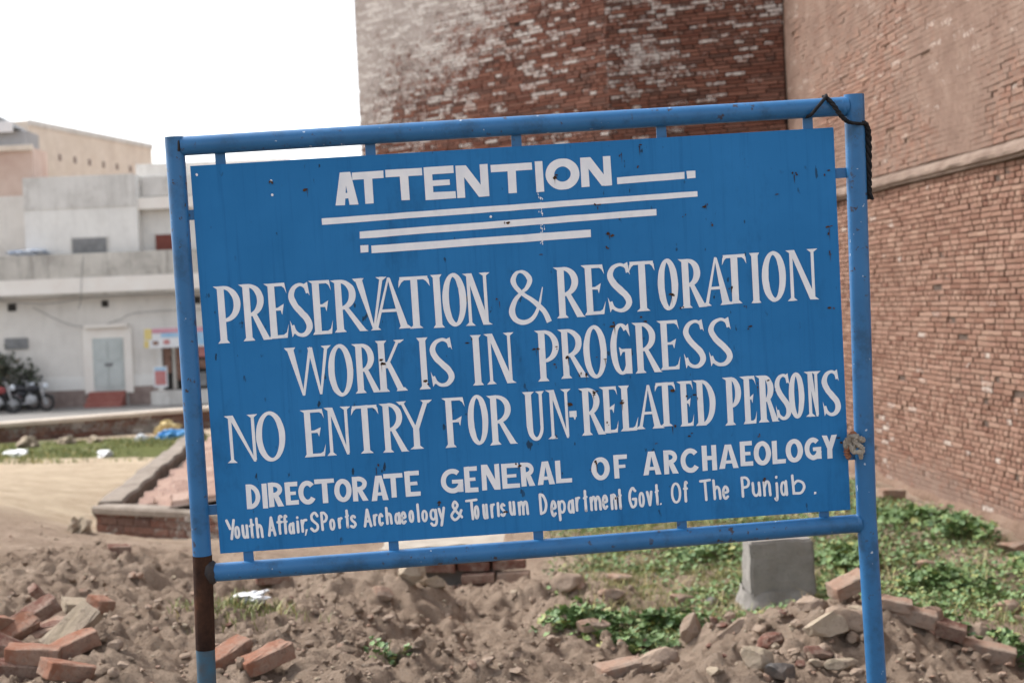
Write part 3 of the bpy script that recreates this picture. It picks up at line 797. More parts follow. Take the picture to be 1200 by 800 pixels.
# ================================================================== GROUND
_CP = []
def cp(px, py, d): _CP.append(tuple(at(px, py, d)))
for a in ((1200, 632, 11), (1040, 572, 13.9), (1100, 690, 9.5), (1180, 690, 9.3), (915, 712, 9.0), (915, 690, 9.6), (745, 700, 9.7), (700, 640, 11.7), (740, 757, 8.3), (640, 720, 9.0),
          (1000, 702, 7.3), (940, 712, 7.3), (900, 725, 7.3), (850, 748, 7.3), (780, 772, 7.3), (1050, 718, 7.4), (1120, 752, 7.2), (1190, 790, 7.0),
          (900, 800, 6.2), (1000, 800, 6.2), (1120, 800, 6.3), (720, 800, 6.9), (560, 800, 7.3), (590, 740, 9.0), (550, 706, 9.6), (522, 702, 9.5), (584, 706, 9.5), (545, 704, 10.3), (520, 694, 11.3), (650, 682, 9.5), (690, 722, 8.3), (645, 775, 7.4),
          (430, 674, 9.5), (350, 720, 8.0), (440, 752, 6.9), (300, 795, 5.75), (470, 735, 7.6), (522, 762, 8.0), (528, 790, 7.4), (470, 690, 8.9), (275, 712, 9.0), (270, 680, 10.5),
          (60, 795, 5.65), (130, 740, 6.6), (180, 690, 8.3), (110, 648, 10.4), (20, 652, 10.3), (200, 648, 10.2), (30, 700, 8.0),
          (20, 600, 14.5), (60, 580, 17), (100, 555, 20.5), (50, 530, 26), (110, 630, 15), (230, 642, 13), (380, 655, 12.2)):
    cp(*a)
_CP += [(-2, 3.7, .12), (0, 3.7, .10), (2, 3.7, .12), (0, 0, .22), (-4, 1, .3), (4, 1, .2), (-6, 5.5, .55), (-8, 9, .35), (4.4, 6, .08), (-1.5, 14, -.12), (1, 13, -.02), (1, 16, 0.02), (3, 16, .04),
        (-2, 20, -.25), (-5, 24, -.33), (-12, 20, -.2), (-12, 12, .1), (-9, 28, -.38), (-14, 30, -.45), (0, 30, -.35), (8, 24, 0), (8, 12, 0.05), (-14, 4, .4), (-2.2, 5.0, .42), (-3.3, 4.4, .42)]
_CP = np.array(_CP)
def _tps_fit(P, z, lam=0.004):
    n = len(P); d = np.linalg.norm(P[:, None] - P[None], axis=2)
    Kk = np.where(d > 0, d * d * np.log(np.maximum(d, 1e-9)), 0) + lam * np.eye(n)
    A = np.zeros((n + 3, n + 3)); A[:n, :n] = Kk; A[:n, n] = 1; A[:n, n + 1:] = P; A[n, :n] = 1; A[n + 1:, :n] = P.T
    return np.linalg.solve(A, np.concatenate([z, [0, 0, 0]]))
_W = _tps_fit(_CP[:, :2], _CP[:, 2])
def h0(x, y):
    x = np.asarray(x, float); y = np.asarray(y, float); sh = np.broadcast(x, y).shape
    X = np.broadcast_to(x, sh).ravel(); Y = np.broadcast_to(y, sh).ravel()
    Xc = np.clip(X, -14, 8); Yc = np.clip(Y, 0, 30)
    z = _W[-3] + _W[-2] * Xc + _W[-1] * Yc
    for i, (a, b, _) in enumerate(_CP):
        d2 = (Xc - a) ** 2 + (Yc - b) ** 2
        z = z + _W[i] * 0.5 * d2 * np.log(np.maximum(d2, 1e-12))
    z = np.clip(z, -.6, .75)
    far = sstep(28, 33, Y)
    drop = np.interp(Y, [28, 33, 50, 60], [-.42, -.60, -1.35, -1.4])
    keep = sstep(-8, -3, X) * (1 - sstep(33, 60, Y))
    return (z * (1 - far) + far * (drop * (1 - keep) + keep * -.4)).reshape(sh)
def rough(x, y):
    # how broken the ground is: heaps of spoil against trodden and grassy ground
    r = 0.25 + 0.75 * sstep(10.8, 9.2, y) * sstep(1.4, .4, x + (y - 8) * .2)
    r = np.maximum(r, sstep(8.3, 7.4, y))
    return r * (1 - .75 * sstep(13, 16, y))
def soil_noise(x, y):
    r = rough(x, y)
    n1 = fbm(x * 1.3, y * 1.3, 3) - .5
    n2 = np.abs(fbm(x * 4.2 + 5, y * 4.2, 4, .55) - .5)
    n3 = fbm(x * 12, y * 12 + 3, 4, .65) - .5
    n4 = np.maximum(vn(x * 9 + 40, y * 9) - .62, 0)
    n5 = sstep(.52, .62, vn(x * 17 + 9, y * 17)) * vn(x * 5, y * 5 + 30)
    return r * (.22 * n1 - .17 * n2 + .15 * n3 + .09 * n4 + .03 * n5) + .03
def hz(x, y):
    return h0(x, y) + soil_noise(np.asarray(x, float), np.asarray(y, float))
def hit(px, py, d0=5.0, d1=60.0):
    d = ray(px, py); o = np.array([0, 0, EYE])
    ts = np.concatenate([np.arange(d0, 14, .03), np.arange(14, d1, .1)])
    P = o + ts[:, None] * d
    below = P[:, 2] < hz(P[:, 0], P[:, 1])
    i = int(np.argmax(below)) if below.any() else len(ts) - 1
    return P[i]
def spaced(a, b, lo, hi, fine, grow=1.18):
    out = list(np.arange(lo, hi + 1e-6, fine)); s = fine
    v = lo; left = []
    while v > a: s = min(s * grow, 40); v -= s; left.append(v)
    s = fine; v = hi; right = []
    while v < b: s = min(s * grow, 40); v += s; right.append(v)
    return np.array(left[::-1] + out + right)
gx = spaced(-300, 300, -3.6, 4.2, .022, 1.045)
gy = spaced(-120, 500, 4.9, 11.0, .025, 1.03)
GX, GY = np.meshgrid(gx, gy)
GZ = hz(GX, GY)
nx, ny = len(gx), len(gy)
gv = np.stack([GX.ravel(), GY.ravel(), GZ.ravel()], 1)
idx = np.arange(nx * ny).reshape(ny, nx)
gf = np.stack([idx[:-1, :-1].ravel(), idx[:-1, 1:].ravel(), idx[1:, 1:].ravel(), idx[1:, :-1].ravel()], 1)
def wallx(y): return 3.6 - .072 * (y - 11)
sand = sstep(12.5, 16, GY) * sstep(-2.0, -3.6, GX) * (1 - .55 * sstep(26, 30, GY))
turf = .75 * sstep(22.8, 24.3, GY + .25 * (GX + 6)) * sstep(30, 28, GY) * sstep(-2.6, -3.6, GX)
wd = sstep(-.05, .5, GX - .08) * sstep(7.6, 8.3, GY) * sstep(16.5, 15, GY) * sstep(0, .35, wallx(GY) - GX)
turf = np.maximum(turf, .50 * wd)
turf = np.maximum(turf, .35 * np.exp(-(((GX + 1.65) / .3) ** 2 + ((GY - 9.1) / .5) ** 2)))
me = bpy.data.meshes.new('ground')
me.from_pydata(gv.tolist(), [], gf.tolist())
me.materials.append(M['soil'])
me.polygons.foreach_set('use_smooth', np.ones(len(me.polygons), dtype=bool))
ca = me.color_attributes.new('tint', 'FLOAT_COLOR', 'POINT')
ca.data.foreach_set('color', np.stack([sand.ravel(), turf.ravel(), 0 * turf.ravel(), 1 + 0 * turf.ravel()], 1).astype(np.float32).ravel())
ground = bpy.data.objects.new('ground', me); COL.objects.link(ground)
tag(ground, 'dry trodden soil heaped into low mounds across the dug-up site', None, None, 'structure')
# street in front of the far buildings
sxs = np.linspace(-45, 20, 40); sys_ = np.linspace(33.5, 56.5, 24)
SX, SY = np.meshgrid(sxs, sys_)
sv = np.stack([SX.ravel(), SY.ravel(), (h0(SX, SY) + .12).ravel()], 1)
si = np.arange(SX.size).reshape(SX.shape)
sf = np.stack([si[:-1, :-1].ravel(), si[:-1, 1:].ravel(), si[1:, 1:].ravel(), si[1:, :-1].ravel()], 1)
M['street'] = simple('dusty_street', (0.17, 0.16, 0.15), (0.27, 0.255, 0.235), .6, 0.95, 0.2)
tag(mesh_obj('street', sv, sf, M['street'], None, True), 'dusty grey street before the far buildings', None, None, 'structure')

# ================================================================== MASONRY
def masonry(name, parent, o2, d2, n2, length, z0, z1, course, seed, mats, cover, white, lens=(.235, .115), depth=.012, jog=1.0, skip=None, gap=None, wb=(.26, .66), hfrac=.45, var=1.0, vj=.0035):
    """courses of separate bricks standing proud of a mortar bed"""
    rr = random.Random(seed); rs = np.random.RandomState(seed)
    V = []; F = []; MI = []; A = []
    o2 = np.array(o2); d2 = np.array(d2) / np.linalg.norm(d2); n2 = np.array(n2) / np.linalg.norm(n2)
    def w(s, n, z): return (o2[0] + d2[0] * s + n2[0] * n, o2[1] + d2[1] * s + n2[1] * n, z)
    rows = int(round((z1 - z0) / course))
    cells = []
    for r in range(rows):
        s = -rr.uniform(0, .2)
        header = rr.random() < .5 if r % 2 else rr.random() < .25
        run = 0
        while s < length:
            if run <= 0: header = rr.random() < hfrac; run = rr.randint(3, 12)
            run -= 1
            L = (lens[1] if header else lens[0]) * rr.uniform(.88, 1.1)
            if s + L > 0: cells.append((max(s, 0), min(s + L, length), r))
            s += L
    S = np.array([(a + b) / 2 for a, b, r in cells]); Z = np.array([z0 + (r + .5) * course for a, b, r in cells])
    cov = cover(S, Z); wh = white(S, Z)
    wav = .010 * jog * (fbm(S * .6, Z * .8 + seed, 2) - .5) * 2
    SA = np.array([a for a, b, r in cells]); SB = np.array([b for a, b, r in cells])
    bl_ = lambda u, w__: .05 * (fbm(u * .5 + 9, w__ * .5 + seed, 3) - .5)
    BG = np.stack([bl_(SA, Z - course / 2), bl_(SB, Z - course / 2), bl_(SB, Z + course / 2), bl_(SA, Z + course / 2)], 1)
    for i, (a, b, r) in enumerate(cells):
        if b - a < .02: continue
        c = cov[i]
        if skip is not None and skip(S[i], Z[i], rr): continue
        fill = min(1, max(0, (c - .35) / .4))
        j = vj * (1 - fill) - .0008 * fill
        jz = (gap or (.0055 if course < .06 else .007)) * (1 - fill * .8)
        zl = z0 + r * course + jz / 2 + wav[i]; zh = z0 + (r + 1) * course - jz / 2 + wav[i]
        bg_ = BG[i]; p = rr.gauss(0, .0045) * var * (1 - fill * .85) + (rr.uniform(-.02, 0) if rr.random() < .05 * var * (1 - fill) else 0)
        k = lambda m=.0025: rr.uniform(-m, m) * (1 - .5 * fill)
        e = .0045 * (1 - fill) + .0004
        n = len(V)
        t1, t2 = k(.003 * var * (1 - fill)), k(.003 * var * (1 - fill))
        for q_, (s_, z_) in enumerate(((a + j, zl), (b - j, zl), (b - j, zh), (a + j, zh))): V.append(w(s_, bg_[q_] + p - .045, z_))
        for q_, (s_, z_) in enumerate(((a + j + k(), zl + k()), (b - j + k(), zl + k()), (b - j + k(), zh + k()), (a + j + k(), zh + k()))): V.append(w(s_, bg_[q_] + p - e * .8, z_))
        for q_, (s_, z_, q) in enumerate(((a + j + e, zl + e, t1), (b - j - e, zl + e, t2), (b - j - e, zh - e, t2), (a + j + e, zh - e, t1))): V.append(w(s_ + k(), bg_[q_] + p + q, z_ + k()))
        for u in (0, 4):
            for q in range(4):
                q2 = (q + 1) % 4
                F.append((n + u + q, n + u + q2, n + u + 4 + q2, n + u + 4 + q)); MI.append(0)
        F.append((n + 8, n + 9, n + 10, n + 11)); MI.append(0)
        tint = (rr.random(), float(c), rr.uniform(*wb) if rr.random() < wh[i] else -.3, 1)
        A += [tint] * 12
    # bed
    ns = max(2, int(length / .25)); nz = max(2, int((z1 - z0) / .25))
    n = len(V)
    for iz in range(nz + 1):
        for is_ in range(ns + 1):
            s_ = length * is_ / ns; z_ = z0 + (z1 - z0) * iz / nz
            bb = .05 * (float(fbm(s_ * .5 + 9, z_ * .5 + seed, 3)) - .5)
            V.append(w(s_, bb - depth, z_)); A.append((.5, 0, 0, 1))
    for iz in range(nz):
        for is_ in range(ns):
            q = n + iz * (ns + 1) + is_
            F.append((q, q + 1, q + ns + 2, q + ns + 1)); MI.append(1)
    ob = mesh_obj(name, V, F, mats, parent, False, MI, A)
    # outward facing
    me = ob.data
    bm = bmesh.new(); bm.from_mesh(me)
    for fc in bm.faces:
        c_ = fc.normal
        if fc.material_index == 1 and c_.x * n2[0] + c_.y * n2[1] < 0: fc.normal_flip()
    bm.to_mesh(me); bm.free()
    return ob

# ---- the long fort wall ------------------------------------------------------
Y0, Y1 = 4.0, 17.10
wo_ = (wallx(Y1), Y1); wd_ = (wallx(Y0) - wallx(Y1), Y0 - Y1); WL = math.hypot(*wd_); wn = (-1.0, -.072)
fort = thing('fort_wall', 'tall old tan brick wall, plastered above its stone moulding, edging the weedy ground', 'wall', (wo_[0], wo_[1], 0))
FO = np.array([wo_[0], wo_[1]])
zero = lambda s, z: np.zeros(len(s))
LEDGE = 2.78
masonry('lower_brickwork', fort, (0, 0), wd_, wn, WL, .02, LEDGE, .0435, 3, [M['wallbrick'], M['mortar']],
        lambda s, z: .55 * sstep(.62, .15, z + .35 * (fbm(s * 1.1, z * 2, 3) - .5)) + .16 * fbm(s * .7, z * .9, 3),
        lambda s, z: .012 + .20 * sstep(.60, .72, fbm(s * 1.3 + 4, z * 1.6, 3)) * (z < 1.3), lens=(.20, .098), depth=.015, gap=.0078, hfrac=.66, var=.6, vj=.0068)
def upcov(s, z):
    n = fbm(s * .55 + 3, z * .8, 4)
    edge = sstep(LEDGE + 1.0, LEDGE + .15, z) * sstep(6.0, 10.0, s + 2.5 * (fbm(s * 1.2, z * 1.4 + 8, 3) - .5))
    return np.clip(.58 + .95 * (n - .47) - .62 * edge, 0, .97)
def upwhite(s, z):
    return .04 + .26 * sstep(.44, .62, fbm(s * .9 + 11, z * 1.5 + 2, 3)) * sstep(LEDGE + .3, LEDGE + .9, z)
masonry('upper_masonry', fort, (0, 0), wd_, wn, WL, LEDGE + .12, 7.4, .0435, 5, [M['wallbrick'], M['mudplaster']], upcov, upwhite, wb=(.10, .42), depth=.016, jog=1.5, gap=.006,
        skip=lambda s, z, r: r.random() < .5 * float(sstep(LEDGE + .75, LEDGE + .45, z) * sstep(6.5, 9, s)) * float(fbm(s * 2.2, z * 3.4, 3) > .56))
# projecting moulding with worn edges
prof = [(-.02, -.010), (.020, -.008), (.022, .012), (.024, .014), (.050, .020), (.053, .044), (.030, .050), (.022, .080), (-.03, .125)]
ns = 180; V = []; F = []
dd = np.array(wd_) / WL; nn = np.array(wn) / np.linalg.norm(wn)
for i in range(ns + 1):
    s = WL * i / ns
    bb = .05 * (float(fbm(s * .5 + 9, LEDGE * .5 + 4, 3)) - .5)
    for j, (a, b) in enumerate(prof):
        k = 1 + .35 * (float(fbm(s * 3.1 + j, j * .4, 3)) - .55) * (a > .03) * 2
        q = dd * s + nn * (a * k + bb * .5 + .012)
        V.append((q[0], q[1], LEDGE + b + .02 * (float(vn(s * 1.3, 2)) - .5)))
m_ = len(prof)
for i in range(ns):
    for j in range(m_ - 1):
        F.append((i * m_ + j, i * m_ + j + 1, (i + 1) * m_ + j + 1, (i + 1) * m_ + j))
mesh_obj('moulding', V, F, M['ledge'], fort, False)
# mud plaster apron at the foot
V = []; F = []; nsp, nzp = 260, 16
for i in range(nsp + 1):
    s = WL * i / nsp
    top = .20 + .22 * (float(fbm(s * .9 + 60, 3.0, 3)) - .4)
    for j in range(nzp + 1):
        t = j / nzp
        z = -.25 + (top + .25) * t
        out = .14 * (1 - t) ** 1.6 + .022 + .05 * (float(fbm(s * 1.7, z * 2.5, 4)) - .5) * (1 - t * .6) - .05 * max(0, t - .85) / .15
        q = dd * s + nn * out
        V.append((q[0], q[1], z))
for i in range(nsp):
    for j in range(nzp):
        a = i * (nzp + 1) + j
        F.append((a, a + nzp + 1, a + nzp + 2, a + 1))
mesh_obj('mud_plaster_foot', V, F, M['mudplaster'], fort, True)
# core behind the faces
mb = MB()
q = [(0, 0), tuple(dd * WL), tuple(dd * WL - nn * 1.2), tuple(-nn * 1.2)]
q = [tuple(np.array(a) - nn * .055) for a in q[:2]] + [tuple(a) for a in q[2:]]
v = [(a, b, -.4) for a, b in q] + [(a, b, 9.0) for a, b in q]
mb.add(v, [(0, 1, 2, 3), (7, 6, 5, 4), (0, 4, 5, 1), (1, 5, 6, 2), (2, 6, 7, 3), (3, 7, 4, 0)])
mb.build('core', M['mudplaster'], fort)

# ---- the bastion -------------------------------------------------------------
A_, B_, C_ = np.array([3.14, 17.10]), np.array([1.22, 17.86]), np.array([-1.95, 20.95])
bast = thing('bastion', 'massive many-sided dark red brick tower with flaking whitewash behind the notice board', 'tower', (1.22, 17.86, 0))
def lw(a): return tuple(a - B_)
def face_n(d): return np.array([d[1], -d[0]]) / np.linalg.norm(d)
d1 = A_ - B_; n1 = face_n(d1); n1 = n1 if n1[1] < 0 else -n1
d2 = C_ - B_; n2 = face_n(d2); n2 = n2 if n2[1] < 0 else -n2
def cov1(s, z):
    # two blotches of surviving white render
    b1 = np.exp(-(((s - .50) / .42) ** 2 + ((z - 4.62) / .34) ** 2)) * 1.12
    b1b = np.exp(-(((s - .22) / .16) ** 2 + ((z - 4.30) / .30) ** 2)) * .8
    b2 = np.exp(-(((s - 1.45) / .45) ** 2 + ((z - 4.75) / .13) ** 2)) * .85
    b3 = .7 * sstep(5.25, 5.6, z + .5 * (fbm(s * 2, z * 3, 3) - .5))
    n = fbm(s * 3.2, z * 5, 3) - .5
    return np.clip(np.maximum.reduce([b1, b1b, b2, b3]) * .52 + .55 * n - .04, 0, .8)
def wh1(s, z):
    bl = .75 * np.exp(-(((s - .55) / .48) ** 2 + ((z - 4.62) / .34) ** 2)) + .6 * np.exp(-(((s - .25) / .16) ** 2 + ((z - 4.25) / .28) ** 2)) + .7 * np.exp(-(((s - 1.5) / .42) ** 2 + ((z - 4.78) / .13) ** 2))
    return np.clip(bl + .08 + .50 * sstep(4.75, 5.3, z) + 1.0 * (fbm(s * 2.4 + 7, z * 4.2, 3) - .50), .02, .8)
def cov2(s, z):
    # a pale sheet of render over the upper far part of this face
    e = z - (5.75 - .42 * s) + .9 * (fbm(s * 1.6 + 2, z * 2.0, 4) - .5)
    return np.clip(.40 + .26 * e, 0, .80) * sstep(-.4, .2, e) * (.55 + .45 * sstep(.2, 1.2, s))
def wh2(s, z):
    e = z - (5.3 - .42 * s)
    return np.clip(.20 + .40 * sstep(-.5, .6, e) + 1.0 * (fbm(s * 2.6 + 1, z * 4.0, 3) - .50), .04, .85)
masonry('near_face', bast, (0, 0), d1, n1, np.linalg.norm(d1), -.4, 7.6, .0445, 21, [M['towerbrick'], M['mortardark']], cov1, wh1, depth=.022, gap=.0115, var=.55, vj=.006)
masonry('side_face', bast, (0, 0), d2, n2, np.linalg.norm(d2), -.4, 7.6, .0445, 22, [M['towerbrick'], M['mortardark']], cov2, wh2, depth=.022, gap=.0115, var=.55, vj=.006)
mb = MB()
q = [lw(A_ - n1 * .05 + np.array([.3, .0])), lw(B_ + np.array([.02, .065])), lw(C_ - n2 * .05), (-3.4, 6.2), (-1, 8.4), (4, 8.4), (4, 0.1)]
v = [(a, b, -.5) for a, b in q] + [(a, b, 9.2) for a, b in q]
n = len(q)
mb.add(v, [tuple(range(n)), tuple(range(2 * n - 1, n - 1, -1))] + [(i, n + i, n + (i + 1) % n, (i + 1) % n) for i in range(n)])
mb.build('core', M['mortardark'], bast)

# ================================================================== FAR BUILDINGS
M['cream'] = simple('cream_limewash', (0.647, 0.573, 0.480), (0.801, 0.720, 0.609), 1.1, 0.95, 0.1)
M['palecream'] = simple('pale_cream_trim', (0.7360, 0.6676, 0.6026), (0.8000, 0.7575, 0.6989), 1.5, 0.95)
def facade(name, a, b, dirt, amount):
    m = Mat(name, 0.95, 0.1)
    c = m.ramp(m.noise(.9, 7, 0.65), [(0.3, a), (0.7, b)])
    run = m.step(m.noise(1.0, 6, 0.75, stretch=(3.2, 3.2, .35)), 0.50, 0.72)
    c = m.mix(m.math('MULTIPLY', run, amount), c, dirt)
    pat = m.step(m.noise(.5, 7, 0.75), 0.50, 0.62)
    c = m.mix(m.math('MULTIPLY', pat, amount * .6), c, dirt)
    m.color(c); m.bump(m.noise(12, 5, 0.7), .2, .02)
    return m.m
M['greyrender'] = simple('grey_render', (0.534, 0.486, 0.444), (0.763, 0.702, 0.645), .9, 0.95, 0.1)
M['whitewash'] = simple('white_render', (0.712, 0.660, 0.611), (0.820, 0.780, 0.726), .8, 0.95, 0.1)
M['stainrender'] = simple('stained_render', (0.398, 0.344, 0.300), (0.689, 0.613, 0.540), 1.0, 0.95, 0.1, stretch=(1, 1, .6))
M['ochre'] = simple('ochre_plaster', (0.598, 0.501, 0.384), (0.715, 0.611, 0.488), .35, 0.95, 0.1)
M['pinkbrick'] = simple('pink_brickwork', (0.446, 0.297, 0.236), (0.594, 0.459, 0.385), .7, 0.95, 0.1)
M['darkgrey'] = simple('dark_grey_render', (0.300, 0.300, 0.306), (0.432, 0.432, 0.438), .6, 0.95)
M['plinth'] = simple('dark_brick_plinth', (0.192, 0.138, 0.120), (0.336, 0.264, 0.234), 2.5, 0.95)
M['greyrender'] = facade('streaked_grey_render', (0.55, 0.525, 0.49), (0.70, 0.67, 0.63), (0.33, 0.30, 0.27), .55)
M['whitewash'] = facade('streaked_white_render', (0.68, 0.655, 0.62), (0.79, 0.765, 0.72), (0.46, 0.43, 0.39), .35)
M['stainrender'] = facade('stained_parapet_render', (0.42, 0.39, 0.35), (0.62, 0.58, 0.52), (0.21, 0.19, 0.17), .65)
M['cream'] = facade('streaked_cream_limewash', (0.6200, 0.5807, 0.5346), (0.7400, 0.7019, 0.6534), (0.4700, 0.4343, 0.3996), .4)
M['ochre'] = facade('worn_ochre_plaster', (0.6240, 0.5300, 0.4350), (0.7488, 0.6572, 0.5626), (0.5200, 0.4240, 0.3596), .5)
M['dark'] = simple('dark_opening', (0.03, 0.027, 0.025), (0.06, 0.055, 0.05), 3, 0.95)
M['shutter'] = simple('grey_shutter', (0.16, 0.16, 0.16), (0.25, 0.25, 0.25), 4, 0.8)
M['redshutter'] = simple('red_brown_shutter', (0.16, 0.045, 0.035), (0.24, 0.08, 0.06), 4, 0.8)
M['greydoor'] = simple('grey_green_door', (0.414, 0.443, 0.425), (0.529, 0.552, 0.535), 2, 0.7)
M['redstep'] = simple('red_brick_step', (0.26, 0.085, 0.07), (0.36, 0.15, 0.12), 4, 0.95)
M['tarp'] = simple('blue_tarp', (0.20, 0.28, 0.42), (0.62, 0.63, 0.64), 2.5, 0.7)
M['wire'] = simple('dark_wire', (0.12, 0.12, 0.12), (0.2, 0.2, 0.2), 5)
M['s_yellow'] = simple('yellow_print', (0.62, 0.48, 0.16), (0.68, 0.55, 0.24), 3, 0.6)
M['s_pink'] = simple('pink_print', (0.52, 0.22, 0.27), (0.58, 0.34, 0.38), 3, 0.6)
M['s_white'] = simple('white_print', (0.62, 0.62, 0.64), (0.72, 0.71, 0.70), 3, 0.6)
M['s_blue'] = simple('light_blue_print', (0.22, 0.42, 0.62), (0.42, 0.58, 0.70), 3, 0.6)
M['s_red'] = simple('red_print', (0.44, 0.14, 0.14), (0.52, 0.24, 0.22), 3, 0.6)
M['brown'] = simple('brown_goods', (0.10, 0.05, 0.035), (0.34, 0.20, 0.15), 5, 0.8)
YF = 55.0
kz = YF / FPX
def fz(py, px=120): return float(on_y(px, py, YF)[2])
def fx(px, py): return float(on_y(px, py, YF)[0])
SZ = -1.35
main = thing('townhouse', 'long cream and grey two storey house with a grey door over red steps', 'building', (-14.4, YF, SZ))
def bpart(name, x0, x1, z0, z1, y0, y1, mat, parent=main, b=.015):
    mb = MB(); o = parent
    base = np.array(parent.location) if parent.parent is None else None
    bx = (-14.4, YF, SZ)
    mb.bbox(x0 - bx[0], x1 - bx[0], y0 - bx[1], y1 - bx[1], z0 - bx[2], z1 - bx[2], b)
    return mb.build(name, mat, parent)
zf1, zf0 = fz(325), fz(343)       # cream fascia band
zp1 = fz(297)                     # top of the storey parapet
zu1 = fz(206)
xl, xr = -24.0, -4.0
bpart('ground_floor_wall', xl, xr, SZ - .3, zf0 - .10, YF, YF + 8, M['cream'])
bpart('plinth', xl, fx(106, 470), SZ - .3, fz(456), YF - .06, YF - .002, M['plinth'])
bpart('plinth', fx(152, 470), fx(190, 470), SZ - .3, fz(454), YF - .06, YF - .002, M['plinth'])
bpart('white_band', xl, fx(103, 450), fz(456) + .003, fz(440), YF - .03, YF - .002, M['whitewash'])
bpart('white_band', fx(150, 450), fx(186, 450), fz(454) + .003, fz(440), YF - .03, YF - .002, M['whitewash'])
bpart('fascia_band', xl, xr, zf0, zf1, YF - .85, YF - .3, M['palecream'])
bpart('fascia_soffit', xl, xr, zf0 - .098, zf0 - .003, YF - .75, YF + 7.9, M['stainrender'])
bpart('storey_parapet', xl, xr, zf1 + .003, zp1, YF - .80, YF - .35, M['stainrender'])
bpart('upper_wall', fx(28, 250), fx(160, 230), zf1 + .003, zu1, YF + .0, YF + 7.5, M['whitewash'])
bpart('upper_wall_band', fx(28, 250), fx(158, 225), fz(243), zu1 + .03, YF - .03, YF - .002, M['greyrender'])
bpart('corner_bay', fx(160, 230) + .003, xr, zf1 + .003, fz(206), YF + .6, YF + 7, M['whitewash'])
bpart('bay_cornice', fx(160, 230) - .1, xr, fz(247), fz(233), YF + .1, YF + .59, M['palecream'])
bpart('bay_parapet', fx(160, 230) + .1, xr, fz(231), fz(207), YF + .5, YF + .598, M['greyrender'])
bpart('roof_room', fx(139, 195), fx(326, 182), fz(206) + .02, fz(186), YF + 2.5, YF + 6.5, M['greyrender'])
def window(px0, px1, py0, py1, mat, y=YF):
    x0, x1, z0, z1 = fx(px0, py0), fx(px1, py0), fz(py1, (px0 + px1) / 2), fz(py0, (px0 + px1) / 2)
    w_ = bpart('window', x0 - .06, x1 + .06, z0 - .06, z1 + .06, y - .05, y - .002, M['greyrender'])
    bpart('pane', x0, x1, z0, z1, y - .075, y - .053, mat, w_)
    return w_
window(85, 125, 279, 298, M['shutter'])
window(178, 206, 274, 292, M['redshutter'], YF + .6)
window(240, 262, 276, 294, M['shutter'], YF + .6)
for a in ((9, 19, 356, 365), (119, 127, 352, 360), (227, 235, 347, 356)):
    bpart('vent_hole', fx(a[0], a[2]), fx(a[1], a[2]), fz(a[3], a[0]), fz(a[2], a[0]), YF - .04, YF - .002, M['dark'])
bpart('wall_grille', fx(6, 400), fx(33, 400), fz(409, 20), fz(396, 20), YF - .08, YF - .002, M['shutter'])
sur = bpart('door_surround', fx(99, 420), fx(156, 420), fz(461), fz(384), YF - .10, YF - .002, M['palecream'])
dr = bpart('door', fx(110, 420), fx(146, 420), fz(458), fz(396), YF - .13, YF - .103, M['greydoor'])
for px0, px1 in ((112, 127), (129, 144)):
    bpart('door_leaf_panel', fx(px0, 420), fx(px1, 420), fz(453), fz(425), YF - .145, YF - .132, M['greydoor'], dr)
    bpart('door_leaf_panel', fx(px0, 420), fx(px1, 420), fz(422), fz(400), YF - .145, YF - .132, M['greydoor'], dr)
bpart('door_bolt', fx(124, 420), fx(133, 420), fz(429), fz(425), YF - .17, YF - .146, M['shutter'], dr)
bpart('lintel_ledge', fx(102, 420), fx(153, 420), fz(384) + .003, fz(380), YF - .28, YF - .002, M['palecream'])
nst = 4
for i in range(nst):
    z1_ = SZ - .1 + (fz(458.5) - SZ + .1) * (nst - i) / nst
    bpart('entrance_step', fx(107, 470), fx(149, 470), SZ - .3, z1_, YF - .35 - .3 * i - (.102 if i == 0 else 0) * 0 - .0, YF - .104 - .3 * i - (.003 if i else 0) + (.05 if i else 0) * 0, M['redstep'], b=.01)
# shop front under its signboard
sx0, sx1 = fx(186, 440), fx(262, 440)
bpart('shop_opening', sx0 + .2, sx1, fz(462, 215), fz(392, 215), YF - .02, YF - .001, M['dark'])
bpart('shop_counter', sx0 - .1, sx1, SZ - .3, fz(456, 215), YF - .9, YF - .022, M['greyrender'])
bpart('shop_pillar', sx0 + .0, sx0 + .19, fz(456, 215) + .003, fz(405, 215), YF - .12, YF - .022, M['whitewash'])
bpart('shop_shutter_post', fx(203, 420), fx(207, 420), fz(455, 215), fz(405, 215), YF - .18, YF - .05, M['stainrender'])
for px0, px1, py0, py1, mt in ((193, 201, 405, 437, 'brown'), (207, 214, 408, 445, 'brown'), (233, 243, 405, 418, 's_red'), (234, 243, 421, 431, 'brown'), (232, 243, 436, 452, 'shutter'), (214, 221, 410, 440, 'shutter')):
    bpart('shop_goods', fx(px0, py0), fx(px1, py0), fz(py1, px0), fz(py0, px0), YF - .2, YF - .06, M[mt])
# cables along the facade
for i, pp in enumerate((((40, 360), (80, 379), (112, 383), (140, 375), (165, 366), (245, 362)), ((0, 352), (60, 356), (104, 350), (140, 347), (240, 344)), ((106, 300), (104, 330), (103, 352), (100, 362)))):
    mb = MB()
    cord(mb, [(fx(a, b) + 14.4, -.18 - (.75 if i else 0), fz(b, a) - SZ) for a, b in pp], .011, 6)
    mb.build('cable', M['wire'], main)
